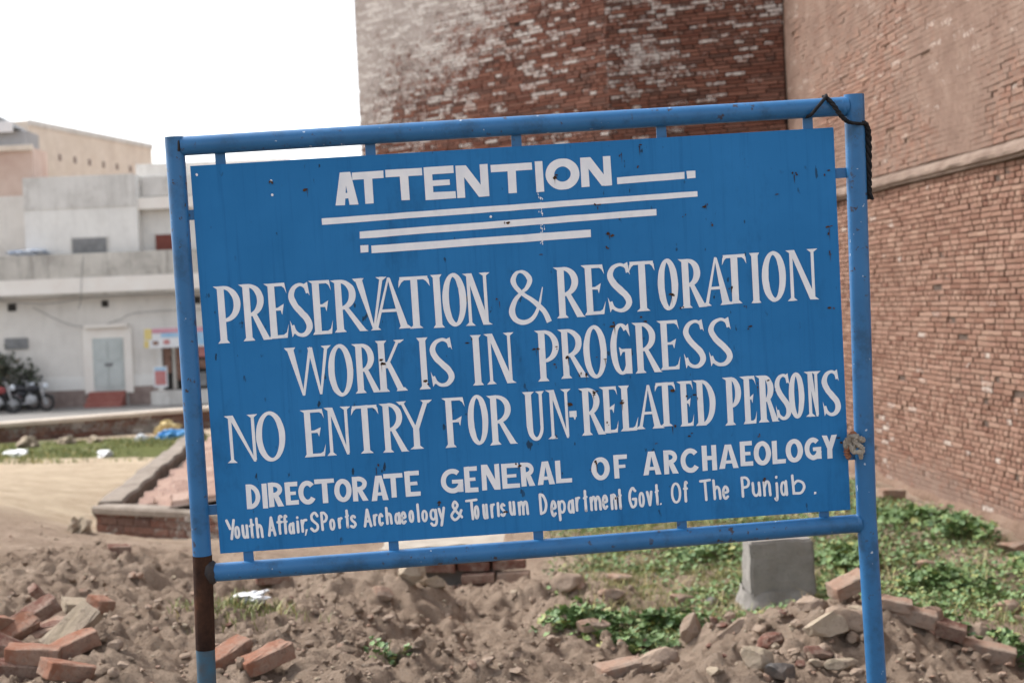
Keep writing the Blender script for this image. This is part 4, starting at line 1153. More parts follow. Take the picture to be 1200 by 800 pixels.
# shop signboard hung out over the opening
bd = thing('shop_signboard', 'bright yellow, pink and white shop signboard over the small shop', 'sign', (fx(176, 394), YF - 1.0, fz(405, 210)))
def spart(name, px0, px1, py0, py1, mat, y0, y1):
    b0 = bd.location; mb = MB()
    mb.bbox(fx(px0, py0) - b0.x, fx(px1, py0) - b0.x, y0, y1, fz(py1, 210) - b0.z, fz(py0, 210) - b0.z, .008)
    return mb.build(name, mat, bd)
spart('board', 176, 262, 383, 406, M['s_white'], 0, .10)
spart('yellow_panel', 176.5, 185, 383.6, 396, M['s_yellow'], -.012, -.002)
spart('yellow_panel', 176.5, 182, 397, 405.5, M['s_yellow'], -.012, -.002)
spart('pink_band', 185.3, 262, 383.6, 389, M['s_pink'], -.012, -.002)
spart('blue_band', 196, 262, 389.3, 394, M['s_blue'], -.012, -.002)
spart('blue_panel', 226, 262, 394.3, 404, M['s_blue'], -.012, -.002)
spart('printed_picture', 186.5, 193, 398, 402.5, M['brown'], -.012, -.002)
spart('printed_picture', 199, 206, 397, 402, M['s_red'], -.012, -.002)
po = thing('poster', 'red and white poster leaning against the shop counter', 'poster', (fx(188, 440), YF - 1.0, fz(452, 195)))
def ppart(name, px0, px1, py0, py1, mat, y0, y1):
    b0 = po.location; mb = MB()
    mb.bbox(fx(px0, py0) - b0.x, fx(px1, py0) - b0.x, y0, y1, fz(py1, 195) - b0.z, fz(py0, 195) - b0.z, .006)
    return mb.build(name, mat, po)
ppart('poster_sheet', 187, 203, 428, 452, M['s_white'], 0, .03)
ppart('red_print', 189, 201.5, 433, 449, M['s_red'], -.008, -.001)
ppart('blue_print', 189, 201.5, 429, 432.5, M['s_blue'], -.008, -.001)
# blue and white tarpaulin bundle on the ledge
c0 = on_y(33, 296, YF - .3)
o = crumple('tarpaulin', (0, 0, 0), (.62, .3, .12), M['tarp'], None, 12, 3, .5)
o.location = tuple(c0); tag(o, 'crumpled blue and white tarpaulin on the parapet ledge of the grey house', 'tarpaulin')

# pink brick house end, ochre block and grey block beyond
def bldg(name, label, loc): return thing(name, label, 'building', loc)
pk = bldg('brick_house', 'weathered pink brick house standing beside the white upper storey', (-19.5, 57, SZ))
mb = MB(); mb.bbox(-6, fx(27, 240) + 19.5, -.6, 1.2, 4.2, fz(168, 20) - SZ, .03); mb.build('brick_wall', M['pinkbrick'], pk)
mb = MB(); mb.bbox(-6, fx(24, 240) + 19.5, -.66, -.602, 4.2, fz(226, 20) - SZ, .01); mb.build('cream_wall', M['cream'], pk)
mb = MB(); mb.bbox(fx(23, 240) + 19.5, fx(29, 240) + 19.5, -.9, -.66, 4.2, fz(208, 20) - SZ, .02); mb.build('dark_gap_strip', M['darkgrey'], pk)  # upright strip whose dark colour stands in for the shaded gap between houses
mb = MB(); mb.bbox(-6, fx(27, 240) + 19.55, -.75, -.602, fz(172, 20) - SZ, fz(167, 20) - SZ + .05, .02); mb.build('coping', M['ochre'], pk)
oc0 = at(33, 141, 75); oc1 = at(178, 176, 88)
oz = float(oc0[2]); och = bldg('ochre_block', 'tall ochre plastered block with a row of small holes under its roofline', (float(oc0[0]), float(oc0[1]), SZ))
dv = np.array([oc1[0] - oc0[0], oc1[1] - oc0[1]]); OL = np.linalg.norm(dv); och.rotation_euler = (0, 0, math.atan2(dv[1], dv[0]))
OH = oz - SZ
mb = MB(); mb.bbox(0, OL, 0, 12, 0, OH, .05); mb.build('plastered_wall', M['ochre'], och)
mb = MB(); mb.bbox(-.05, OL + .05, -.06, -.003, OH - .25, OH + .04, .03); mb.build('roof_coping', M['greyrender'], och)
for i in range(7):
    mb = MB(); x = OL * (.10 + .115 * i); mb.bbox(x - .13, x + .13, -.03, -.002, OH - 1.75, OH - 1.42, .02); mb.build('wall_hole', M['plinth'], och)
mb = MB()
for i in range(60):
    pass
V = []; F = []
for i in range(61):
    x = OL * i / 60; zb = OH - 4.1 + .5 * math.sin(i * .14) + .5 * (float(vn(i * .3, 3)) - .5)
    V += [(x, -.05, zb - .16), (x, -.05, zb + .05), (x, -.002, zb + .12), (x, -.002, zb - .22)]
for i in range(60):
    a = i * 4
    F += [(a, a + 4, a + 5, a + 1), (a + 1, a + 5, a + 6, a + 2), (a + 3, a + 7, a + 4, a)]
mesh_obj('sagging_ledge', V, F, M['stainrender'], och)
gc = at(0, 150, 70)
gb = bldg('grey_block', 'dark grey rooftop building with a pitched gable behind the pink brick house', (float(gc[0]) - 2, float(gc[1]), SZ))
gh = float(gc[2]) - SZ
mb = MB(); mb.bbox(-7, float(at(30, 160, 70)[0] - gc[0]) + 2, 0, 2, 0, gh - .15, .04); mb.build('grey_wall', M['darkgrey'], gb)
mb = MB()
v = [(-2, -.3, gh - .1), (2.9, -.3, gh - .1), (1.5, -.3, gh + .75), (-2, 2, gh - .1), (2.9, 2, gh - .1), (1.5, 2, gh + .75)]
v = [(a - 0.0, b, c) for a, b, c in v]
mb.add(v, [(0, 1, 2), (5, 4, 3), (0, 3, 4, 1), (1, 4, 5, 2), (2, 5, 3, 0)]); mb.build('gable_roof', M['shutter'], gb)
mb = MB(); mb.bbox(.6, 2.7, -.36, -.302, gh - .55 + .3, gh + .25, .02); mb.build('gable_panel', M['s_white'], gb)
mb = MB(); mb.bbox(-7, 2.9, -.5, -.003, gh - 1.35, gh - 1.1, .02); mb.build('canopy_ledge', M['dark'], gb)

# ================================================================== LOW WALLS IN THE YARD
M['yardbrick'] = brick_mat('yard_brick', [(0.163, 0.077, 0.057), (0.237, 0.122, 0.090), (0.138, 0.083, 0.068), (0.275, 0.156, 0.112)],
    [(0.230, 0.203, 0.178), (0.311, 0.277, 0.243), (0.378, 0.338, 0.300)], (0.459, 0.419, 0.378), 5.0)
p0 = at(-40, 527, 28.5); p1 = at(262, 500, 31.5)
yw = thing('yard_wall', 'long low brick wall with pale cement top between the grass and the street', 'wall', (float(p0[0]), float(p0[1]), -.45))
dv = np.array([p1[0] - p0[0], p1[1] - p0[1]]); YL = np.linalg.norm(dv) + 5
nv = np.array([dv[1], -dv[0]]) / np.linalg.norm(dv)
masonry('brick_face', yw, (0, 0), dv, nv, YL, -.25, .36, .078, 31, [M['yardbrick'], M['mortar']],
        lambda s, z: .38 + 1.0 * (fbm(s * .9, z * 2.5, 3) - .45), lambda s, z: .30 * (fbm(s * 1.3 + 3, z * 4, 3) > .6), (.235, .115), .012)
yang = math.atan2(dv[1], dv[0])
mb = MB(); mb.bbox(-.05, YL, -.04, .36, .365, .45, .02)
o = mb.build('cement_top', simple('pale_sandy_cement', (0.476, 0.392, 0.315), (0.644, 0.553, 0.462), 2, 0.95), yw); o.rotation_euler = (0, 0, yang)
mb = MB(); mb.bbox(0, YL, .05, .30, -.3, .36, .01); o = mb.build('core', M['mortar'], yw); o.rotation_euler = (0, 0, yang)

# brick basin with cement kerb and a bank of orange bricks inside
k0 = at(112, 592, 15.3); k1 = at(222, 512, 24.0)
k2 = at(330, 612, 13.9)
BZ = float(k0[2]) - .02
bas = thing('brick_basin', 'low brick enclosure with grey cement kerb around a sloping bank of orange bricks', 'brick basin', (float(k0[0]), float(k0[1]), BZ))
def bl(p): return np.array([p[0] - k0[0], p[1] - k0[1]])
side = bl(k1); front = bl(k2)
FL = np.linalg.norm(front) + .3; SLn = np.linalg.norm(side)
fn = np.array([front[1], -front[0]]) / np.linalg.norm(front); sn = np.array([-side[1], side[0]]) / np.linalg.norm(side)
covb = lambda s, z: .38 + .9 * (fbm(s * 1.4, z * 3, 3) - .42)
whb = lambda s, z: .34 * (fbm(s * 1.7 + 5, z * 5, 3) > .60)
masonry('front_face', bas, (0, 0), front, fn, FL, -.62, -.04, .0765, 41, [M['yardbrick'], M['mortar']], covb, whb, (.23, .112), .012)
masonry('side_face', bas, (0, 0), side, sn, SLn, -.7, -.04, .0765, 42, [M['yardbrick'], M['mortar']], covb, whb, (.23, .112), .012)
ufr = front / np.linalg.norm(front); usd = side / np.linalg.norm(side)
M['kerb'] = simple('worn_kerb_mortar', (0.1710, 0.1364, 0.1075), (0.3060, 0.2596, 0.2150), 5, 0.95, 0.6)
def kerb(name, a, d, n, L, wdt):
    V = []; F = []; ns_ = int(L / .25)
    inn = -n
    for i in range(ns_ + 1):
        s = L * i / ns_
        for (t, z) in ((-.03, -.05), (-.035, .0), (-.02, .025), (wdt, .03), (wdt + .02, .0), (wdt + .015, -.3)):
            q = a + d * s + inn * (t + .05 * (float(vn(s * 2.1, t * 9 + 5)) - .5))
            V.append((q[0], q[1], z + .045 * (float(fbm(s * 1.7 + 9, t * 6, 3)) - .5)))
    for i in range(ns_):
        for j in range(5):
            p_ = i * 6 + j; F.append((p_, p_ + 6, p_ + 7, p_ + 1))
    F.append(tuple(range(6))); F.append(tuple(range(ns_ * 6 + 5, ns_ * 6 - 1, -1)))
    return mesh_obj(name, V, F, M['kerb'], bas)
kerb('cement_kerb', np.array([0., 0]) - ufr * .02, ufr, fn, FL, .17)
kerb('cement_kerb', usd * .33, usd, sn, SLn, .20)
# the bank: rows of orange bricks laid on a slope that rises away from the side kerb
M['bankbrick'] = brick_mat('orange_bank_brick', [(0.3490, 0.2290, 0.1800), (0.4430, 0.3030, 0.2410), (0.3100, 0.1990, 0.1600), (0.5040, 0.3690, 0.3010)],
    [(0.372, 0.316, 0.270), (0.443, 0.387, 0.336), (0.499, 0.443, 0.388)], (0.504, 0.458, 0.411))
V = []; F = []; A = []; rr = random.Random(5)
o_in = ufr * .26 - fn * .22
Lr = SLn - .6
upd = ufr * 1.0
def bank(s, t):
    q = o_in + usd * s + ufr * t
    return q[0], q[1], -.045 + .16 * t + .02 * math.sin(s * 1.3)
s = 0.0
rows = int(Lr / .125)
for r in range(rows):
    t = -rr.uniform(0, .2)
    while t < 3.4:
        L = .23 * rr.uniform(.9, 1.08); 
        if t > 0:
            n = len(V); up = rr.uniform(-.015, .05)
            c4 = [(r * .125 + .008, t), (r * .125 + .104, t), (r * .125 + .104, t + L - .022), (r * .125 + .008, t + L - .022)]
            for a, b in c4: x, y, z = bank(a, b); V.append((x, y, z - .05))
            for i_, (a, b) in enumerate(c4): x, y, z = bank(a, b); V.append((x, y, z + up + (.045 if i_ in (1, 2) else -.012)))
            for q in range(4): F.append((n + q, n + (q + 1) % 4, n + 4 + (q + 1) % 4, n + 4 + q))
            F.append((n + 4, n + 5, n + 6, n + 7))
            A += [(rr.random(), .12, .12, 1)] * 8
        t += L
n = len(V)
for a, b in ((-.2, -.1), (Lr + .2, -.1), (Lr + .2, 3.5), (-.2, 3.5)):
    x, y, z = bank(a, b); V.append((x, y, z - .02)); A.append((.2, 0, 0, 1))
F.append((n, n + 1, n + 2, n + 3))
bk = mesh_obj('orange_brick_bank', V, F, [M['bankbrick'], M['mortar']], bas, False, [0] * (len(F) - 1) + [1], A)

# stub of old masonry behind the notice board
m0 = at(545, 692, 10.2)
mz = float(m0[2]) - .01
stub = thing('ruined_masonry', 'stub of broken brick masonry with a pale mortar top below the notice board', 'wall stub', (float(m0[0]), float(m0[1]), mz))
rr = random.Random(9)
def brickmesh(L, w_, h, seed, chip=.5):
    """a worn brick: bevelled block with hollowed faces and knocked corners"""
    r = random.Random(seed)
    bm = bmesh.new(); bmesh.ops.create_cube(bm, size=1)
    for q in bm.verts: q.co = Vector((q.co.x * L, q.co.y * w_, q.co.z * h))
    bmesh.ops.subdivide_edges(bm, edges=list(bm.edges), cuts=2 if chip < .6 else 6, use_grid_fill=True)
    bmesh.ops.bevel(bm, geom=[e for e in bm.edges if len(e.link_faces) == 2 and e.calc_face_angle(0) > 1], offset=h * .06, segments=1, affect='EDGES')
    sd_ = seed * 1.7 % 97
    for q in bm.verts:
        x, y, z = q.co
        n_ = float(fbm(x * 26 + sd_, y * 26 + z * 31 + sd_, 3)) - .5
        ex = (abs(x) / L > .44) + (abs(y) / w_ > .44) + (abs(z) / h > .44)
        k = .012 * chip * n_
        if ex >= 2:
            big = float(vn(x * 19 + sd_ * 3, y * 19 + z * 23 + sd_))
            k -= (.010 if ex == 2 else .018) * chip * max(0, big - .45) * 2.2
        d = Vector((x / L, y / w_, z / h)).normalized()
        q.co += d * k
    v = [tuple(q.co) for q in bm.verts]
    bm.verts.index_update(); f = [tuple(q.index for q in g.verts) for g in bm.faces]
    bm.free()
    return v, f
def put(mb, v, f, loc, rot, m=0):
    E_ = Euler(rot).to_matrix()
    mb.add([tuple(E_ @ Vector(a) + Vector(loc)) for a in v], f, m)
mb = MB()
for r in range(-2, 5):
    x = -.34 - .10 * rr.random() - .03 * r; lim = .25 - .01 * r
    while x < lim:
        L = rr.choice((.23, .23, .115))
        v, f = brickmesh(L - .012, .11, .064, rr.randrange(999))
        if not (r < 3 and x < -.15 and rr.random() < .5): put(mb, v, f, (x + L / 2, rr.uniform(-.012, .012) - .05 * (r < 3) - .05, -.04 + r * .075), (rr.uniform(-.03, .03), rr.uniform(-.03, .03), -.10 + rr.uniform(-.05, .05)), rr.choice((0, 0, 1)))
        x += L
mb.build('broken_courses', [M['b_red'], M['b_dusty']], stub)
mb = MB(); mb.bbox(-.52, .24, .02, .55, -.3, .285, .03)
o = mb.build('mortar_core', M['cement'], stub)
V = []; F = []
for i in range(16):
    for j in range(9):
        x = -.55 + .82 * i / 15 + .03 * (float(vn(j * .9, i * .3)) - .5); y = -.09 + .70 * j / 8 + .04 * (float(vn(i * .8, j * .4)) - .5)
        V.append((x, y, .325 + .07 * (float(fbm(x * 5, y * 5 + 3, 3)) - .5)))
for i in range(15):
    for j in range(8):
        a = i * 9 + j; F.append((a, a + 9, a + 10, a + 1))
mesh_obj('mortar_top', V, F, simple('pale_mortar_top', (0.2910, 0.2535, 0.2108), (0.3840, 0.3473, 0.2955), 7, 0.95, .4), stub, True)

# ================================================================== CONCRETE BLOCK
bc = at(917, 708, 8.85)
blk = thing('concrete_block', 'squat square grey concrete block set in mortar on the weedy ground', 'concrete block', (float(bc[0]), float(bc[1]) + .18, float(hz(bc[0], bc[1] + .10))))
blk.rotation_euler = (0, 0, .02)
bm = bmesh.new(); bmesh.ops.create_cube(bm, size=1)
for q in bm.verts:
    t = .965 if q.co.z > 0 else 1.0
    q.co = Vector((q.co.x * .382 * t + .012, q.co.y * .30 * t, .05 + (q.co.z + .5) * .335))
bmesh.ops.subdivide_edges(bm, edges=list(bm.edges), cuts=6, use_grid_fill=True)
bmesh.ops.bevel(bm, geom=[e for e in bm.edges if e.calc_face_angle(0) > 1], offset=.012, segments=2, affect='EDGES')
for q in bm.verts:
    q.co += Vector((vn(q.co.y * 14 + 3, q.co.z * 14) - .5, vn(q.co.x * 14 + 3, q.co.z * 14) - .5, vn(q.co.x * 14 + 3, q.co.y * 14) - .5)) * .012
bm.verts.index_update()
mesh_obj('block', [tuple(q.co) for q in bm.verts], [tuple(q.index for q in g.verts) for g in bm.faces], M['concrete'], blk)
bm.free()
V = []; F = []
for i in range(8):
    for k in range(40):
        th = 2 * math.pi * k / 40
        sq = 1 / max(abs(math.cos(th)), abs(math.sin(th)))
        rad = (.186 + .010 * i + .03 * (i / 7) ** 2) * (sq ** .8) * (1 + .22 * (float(vn(k * .35 + i * .2, i * .5)) - .5))
        V.append((rad * math.cos(th), rad * math.sin(th) * .86, .085 - .028 * i + .02 * (float(vn(k * .5, i)) - .5)))
for i in range(7):
    for k in range(40):
        F.append((i * 40 + k, (i + 1) * 40 + k, (i + 1) * 40 + (k + 1) % 40, i * 40 + (k + 1) % 40))
mesh_obj('mortar_footing', V, F, M['concrete'], blk, True)

# ================================================================== LOOSE BRICKS AND STONES
def rockmesh(seed, planes=9, rough_=.10):
    r = random.Random(seed)
    bm = bmesh.new(); bmesh.ops.create_icosphere(bm, subdivisions=3, radius=1)
    pls = []
    for _ in range(planes):
        n = Vector((r.gauss(0, 1), r.gauss(0, 1), r.gauss(0, 1))).normalized(); pls.append((n, r.uniform(.52, .85)))
    for q in bm.verts:
        for n, d in pls:
            k = q.co.dot(n)
            if k > d: q.co -= n * (k - d)
        nz_ = float(fbm(q.co.x * 2.3 + seed, q.co.y * 2.3 + q.co.z * 1.9, 3)) - .5
        q.co *= 1 + rough_ * nz_ * 2
    bm.verts.index_update()
    v = [tuple(q.co) for q in bm.verts]; f = [tuple(q.index for q in g.verts) for g in bm.faces]
    bm.free(); return v, f
ROCKS = [rockmesh(i * 13 + 3, 8 + i % 5) for i in range(10)]
def grounded(p, lift): return (float(p[0]), float(p[1]), float(hz(p[0], p[1])) + lift)
def brick(label, px, py, rot, mat='b_orange', size=(.205, .10, .066), lift=.02, group=None, seed=0, name='brick', at3=None):
    v, f = brickmesh(*size, seed or rnd.randrange(9999), .9)
    o = mesh_obj(name, v, f, M[mat])
    o.location = grounded(hit(px, py), lift) if at3 is None else at3
    o.rotation_euler = rot
    return tag(o, label, 'brick', group)
def stone(label, px, py, r, mat='b_earth', rot=None, group=None, k=None, sink=.35, cat='stone', name='stone'):
    v, f = ROCKS[k if k is not None else rnd.randrange(10)]
    o = mesh_obj(name, [(a * r[0], b * r[1], c * r[2]) for a, b, c in v], f, M[mat], None, False)
    o.location = grounded(hit(px, py), r[2] * (1 - sink) * .6)
    o.rotation_euler = rot or (rnd.uniform(-.3, .3), rnd.uniform(-.3, .3), rnd.uniform(0, 6))
    return tag(o, label, cat, group)
GB = 'bricks in the heap by the rusty post'
# heap of orange bricks, nearest corner
hp = [
 (40, 778, (0.05, 0.1, 0.10), 'b_orange', .05, 'orange brick lying level at the front of the brick heap, its long face showing'),
 (84, 768, (0.1, -0.30, 0.55), 'b_orange', .05, 'orange brick propped slantwise at the outer end of the brick heap'),
 (42, 738, (0.2, -0.45, 0.65), 'b_red', .07, 'darker red brick tilted up on top of the brick heap'),
 (18, 752, (0.5, -0.3, 0.9), 'b_orange', .06, 'orange brick tipped on edge in the middle of the brick heap'),
 (4, 775, (0.3, 0.5, 0.2), 'b_red', .05, 'dark red brick half cut by the picture edge at the foot of the heap'),
 (56, 752, (0.1, -0.2, 1.0), 'b_dusty', .04, 'dusty brick wedged under the tilted red brick on the heap'),
 (80, 795, (0.1, 0.3, 0.8), 'b_orange', .03, 'orange brick lowest of the heap, sunk in the soil at the picture bottom'),
 (72, 738, (0.1, -0.1, 0.3), 'b_red', .02, 'thin red brick lying flat behind the brick heap'),
 (-6, 742, (0.2, 0.3, 1.2), 'b_orange', .05, 'orange brick at the back of the heap beside the picture edge'),
 (20, 796, (0.1, 0.2, 0.4), 'b_red', .02, 'red brick in shade beneath the level orange brick of the heap'),
]
for i, (px, py, rot, mt, lf, lb) in enumerate(hp):
    brick(lb, px, py, rot, mt, lift=lf - .012, group=GB, seed=100 + i)
brick('pale dusty brick lying flat on the soil above the brick heap', 100, 716, (.15, .2, .5), 'b_pale', (.21, .12, .05), .015, None, 121)
brick('broken red brick end poking out beside the pale dusty brick', 118, 724, (.3, .2, 1.0), 'b_orange', (.10, .10, .07), .02, None, 122)
brick('long dusty brick standing slantwise between the heap and the soil bank', 84, 752, (.5, -.6, .7), 'b_pale', (.24, .11, .05), .05, None, 123)
brick('dark brick shard stuck upright in the soil bank above the heap', 50, 708, (.2, .9, .6), 'b_red', (.16, .10, .05), .02, None, 124)
brick('small red brick bat on the crest of the soil bank', 140, 650, (.1, .1, .4), 'b_red', (.14, .09, .06), .02, None, 125)
brick('orange brick with a pale end beside the foot of the rusty post', 266, 784, (.1, -.35, .75), 'b_orange', lift=.045, seed=126)
brick('orange brick lying lengthwise, larger of two beside the rusty post', 312, 789, (.05, -.25, .62), 'b_orange', lift=.045, seed=127)
brick('red brick half buried in the soil under the bottom rail', 319, 684, (.1, .1, .3), 'b_red', (.2, .11, .07), .03, None, 128)
# line of old bricks on the far edge of the spoil heap, by the weeds
brick('reddish brick slab lying aslant against the blue post on the rubble', 995, 704, (.2, -.30, .35), 'b_dusty', (.19, .10, .07), .05, None, 131)
brick('long old red brick first in the row leading from the blue post', 1068, 733, (.1, .25, -.25), 'b_dusty', (.23, .10, .07), .03, None, 132)
brick('red brick with crumbling top lying behind the first of the row', 1050, 718, (.1, .2, -.2), 'b_dusty', (.15, .10, .05), .04, None, 133)
brick('short dark red brick in the middle of the brick row', 1112, 748, (.1, .3, -.3), 'b_red', (.16, .11, .07), .03, None, 135)
brick('long dusty brick at the far end of the brick row', 1158, 770, (.05, .22, -.28), 'b_dusty', (.25, .12, .075), .02, None, 136)
stone('pale square stone standing between two red bricks of the row', 1092, 735, (.065, .05, .085), 'b_dusty', (0, .1, .2), k=1)
stone('grey lump of mortar lying behind the brick row near the weeds', 1152, 754, (.08, .06, .05), 'b_earth', k=2)
# rubble heap in front of the concrete block
stone('large pale sandy boulder with a rough face on the rubble heap', 970, 752, (.112, .085, .078), 'b_pale', (.1, .1, .3), k=3, sink=.2)
stone('wedge of dark purple-brown stone under the large pale boulder', 958, 770, (.075, .05, .032), 'b_red', (.1, .2, .3), k=4)
stone('red brick-coloured stone leaning on the pale yellow lumps of the heap', 903, 762, (.072, .055, .050), 'b_red', (.4, -.5, .5), k=5)
stone('pale yellowish lump below the leaning red stone', 888, 782, (.078, .058, .055), 'b_pale', (.2, .5, .2), k=6)
stone('dark grey stone at the very bottom of the rubble heap', 914, 797, (.075, .055, .05), 'b_grey', (.1, .1, .5), k=7)
stone('brown clod on the crest of the rubble below the concrete block', 950, 711, (.085, .06, .045), 'b_earth', (.1, .1, .1), k=8)
stone('small pale stone tucked under the red slab by the blue post', 1008, 719, (.06, .035, .025), 'b_pale', (.1, .1, .1), k=9)
stone('cracked brown block of earth beside the blue post', 996, 733, (.11, .07, .055), 'b_earth', (.1, .2, -.3), k=0)
stone('longish tan stone lying flat below the boulder', 986, 783, (.075, .035, .030), 'b_pale', (.0, .0, .1), k=1)
stone('upright brown stone at the near edge of the leafy weeds', 810, 752, (.060, .045, .085), 'b_earth', (.1, .35, .3), k=2, sink=.1)
stone('long sloping slab of earth lying from the weeds up to the block', 866, 742, (.17, .06, .045), 'b_earth', (.1, -.35, .15), k=3)
stone('dusty pinkish stone at the outer end of the weed patch', 694, 744, (.105, .06, .045), 'b_dusty', (.0, .05, .2), k=4)
stone('dark rounded stone beside the dusty pinkish stone', 670, 734, (.06, .05, .045), 'b_earth', (.1, .1, .2), k=5)
brick('flat broken brick lying in the dirt at the bottom of the picture, below the weeds', 728, 790, (.05, -.1, .35), 'b_dusty', (.20, .12, .06), .025, None, 141)
stone('lumpy ridge of hard earth beside the flat broken brick', 765, 785, (.15, .07, .06), 'b_earth', (.1, -.2, .5), k=6)
stone('grey-pink flat stone among the weeds nearest the concrete block', 798, 706, (.085, .055, .045), 'b_dusty', (.0, .1, .2), k=7)
stone('small grey stone next to the flat stone among the weeds', 834, 708, (.055, .045, .04), 'b_grey', (.0, .1, .2), k=8)
stone('pale flat stone on bare soil behind the weed patch', 724, 680, (.115, .07, .03), 'b_dusty', (.0, .05, .1), k=9)
stone('pinkish stone behind the weed patch near the trench', 716, 698, (.08, .06, .035), 'b_dusty', (.0, .05, .1), k=0)
stone('big brown clod at the top of the trench bank', 668, 690, (.10, .08, .07), 'b_earth', (.0, .1, .1), k=1)
stone('white chunk of mortar beside the ruined masonry', 483, 683, (.085, .075, .10), 'b_pale', (.1, .2, .1), k=2, sink=.1)
stone('white-grey broken lump lying against the ruined masonry', 508, 688, (.09, .06, .05), 'b_pale', (.1, .3, .5), k=3)
stone('angular pale stone on the slope of the central soil heap', 448, 700, (.075, .06, .05), 'b_dusty', (.2, .3, .2), k=4)
stone('tan flat stone in the far weeds by the fort wall', 1088, 666, (.10, .06, .04), 'b_dusty', (0, 0, .1), k=5)
stone('tan round stone in the weeds near the picture edge', 1180, 716, (.085, .06, .05), 'b_dusty', (0, 0, .1), k=6)
brick('tan brick lying by the foot of the fort wall behind the blue post', 1044, 583, (.05, .1, .4), 'b_dusty', (.24, .12, .08), .03, None, 151)
stone('tan slab against the mud plaster foot of the fort wall', 1190, 644, (.15, .09, .05), 'b_dusty', (0, 0, .2), k=7)
# scatter of lesser stones, grouped by where they lie
def scatter(n, boxpx, rr_, label, group, mats, seed):
    r = random.Random(seed)
    for i in range(n):
        px, py = r.uniform(boxpx[0], boxpx[1]), r.uniform(boxpx[2], boxpx[3])
        s = r.uniform(*rr_)
        stone(label, px, py, (s * r.uniform(.9, 1.4), s, s * r.uniform(.5, .9)), r.choice(mats), (r.uniform(-.4, .4), r.uniform(-.4, .4), r.uniform(0, 6)), group, r.randrange(10), .4)
scatter(52, (830, 1035, 722, 800), (.012, .034), 'small angular stone among the rubble in front of the concrete block', 'small stones of the rubble heap', ['b_earth', 'b_pale', 'b_dusty', 'b_red', 'b_earth'], 61)
scatter(18, (1045, 1195, 760, 800), (.010, .026), 'small clod on the bare soil below the brick row', 'small clods below the brick row', ['b_earth', 'b_earth', 'b_dusty'], 62)
scatter(22, (560, 760, 690, 800), (.014, .034), 'small stone strewn in the trench dirt before the weeds', 'small stones in the trench', ['b_earth', 'b_dusty', 'b_pale', 'b_earth'], 63)
scatter(24, (250, 560, 690, 800), (.012, .030), 'small clod on the central soil heap under the notice board', 'small clods on the central heap', ['b_earth', 'b_earth', 'b_dusty', 'b_red'], 64)
scatter(24, (0, 235, 660, 800), (.012, .030), 'small stone or clod on the soil bank by the rusty post', 'small stones on the soil bank', ['b_earth', 'b_earth', 'b_dusty', 'b_pale'], 65)
# grit and crumbs nobody could count
V = []; F = []; base = [rockmesh(900 + i, 6, .1) for i in range(3)]
def lowrock(seed):
    r = random.Random(seed); bm = bmesh.new(); bmesh.ops.create_icosphere(bm, subdivisions=1, radius=1)
    for q in bm.verts: q.co *= r.uniform(.65, 1.05)
    bm.verts.index_update(); v = np.array([tuple(q.co) for q in bm.verts]); f = [tuple(q.index for q in g.verts) for g in bm.faces]; bm.free(); return v, f
LR = [lowrock(i) for i in range(8)]
r = np.random.RandomState(4)
N = 20000
YY = 4.9 + 8.5 * r.rand(N) ** 1.3; XX = (r.rand(N) - .5) * .76 * YY * 1.15 + .0
keep_ = r.rand(N) < (.25 + .9 * rough(XX, YY)); keep_ &= XX < wallx(YY) - .3
XX, YY = XX[keep_], YY[keep_]; ZZ = hz(XX, YY); MI = []
for i in range(len(XX)):
    v, f = LR[i % 8]; s = .0025 + .013 * r.rand() ** 3.2
    th = r.rand() * 6.28; c_, s_ = math.cos(th), math.sin(th)
    q = v * s * np.array([1.2, 1, .75]); n = len(V)
    V += [(XX[i] + a * c_ - b * s_, YY[i] + a * s_ + b * c_, ZZ[i] + z + s * .15) for a, b, z in q]
    F += [tuple(k + n for k in t) for t in f]; MI += [int(r.rand() * 4.0)] * len(f)
N = 5200
YY = 5.0 + 6.4 * r.rand(N) ** 1.1; XX = (r.rand(N) - .5) * .80 * YY
kp = (r.rand(N) < rough(XX, YY) ** 3 * (.15 + 1.1 * sstep(.42, .62, fbm(XX * 1.6 + 70, YY * 1.6, 3)))) & (XX < wallx(YY) - .4)
XX, YY = XX[kp], YY[kp]; ZZ = hz(XX, YY)
for i in range(len(XX)):
    v, f = LR[(i * 5) % 8]; s = .011 + .026 * r.rand() ** 2.4
    R_ = np.array(Euler((r.normal(0, .5), r.normal(0, .5), r.rand() * 6.28)).to_matrix())
    q = (v * s * np.array([1.25, .95, .7])) @ R_.T; n = len(V)
    V += [(XX[i] + a, YY[i] + b, ZZ[i] + c + s * .10) for a, b, c in q]
    F += [tuple(k + n for k in t) for t in f]; MI += [4] * len(f)
g = mesh_obj('rubble', V, F, [M['b_earth'], M['b_dusty'], M['b_pale'], M['b_earth'], M['soil']], None, False, MI)
tag(g, 'grit, crumbs of brick and small pebbles strewn over the broken soil', None, None, 'stuff')

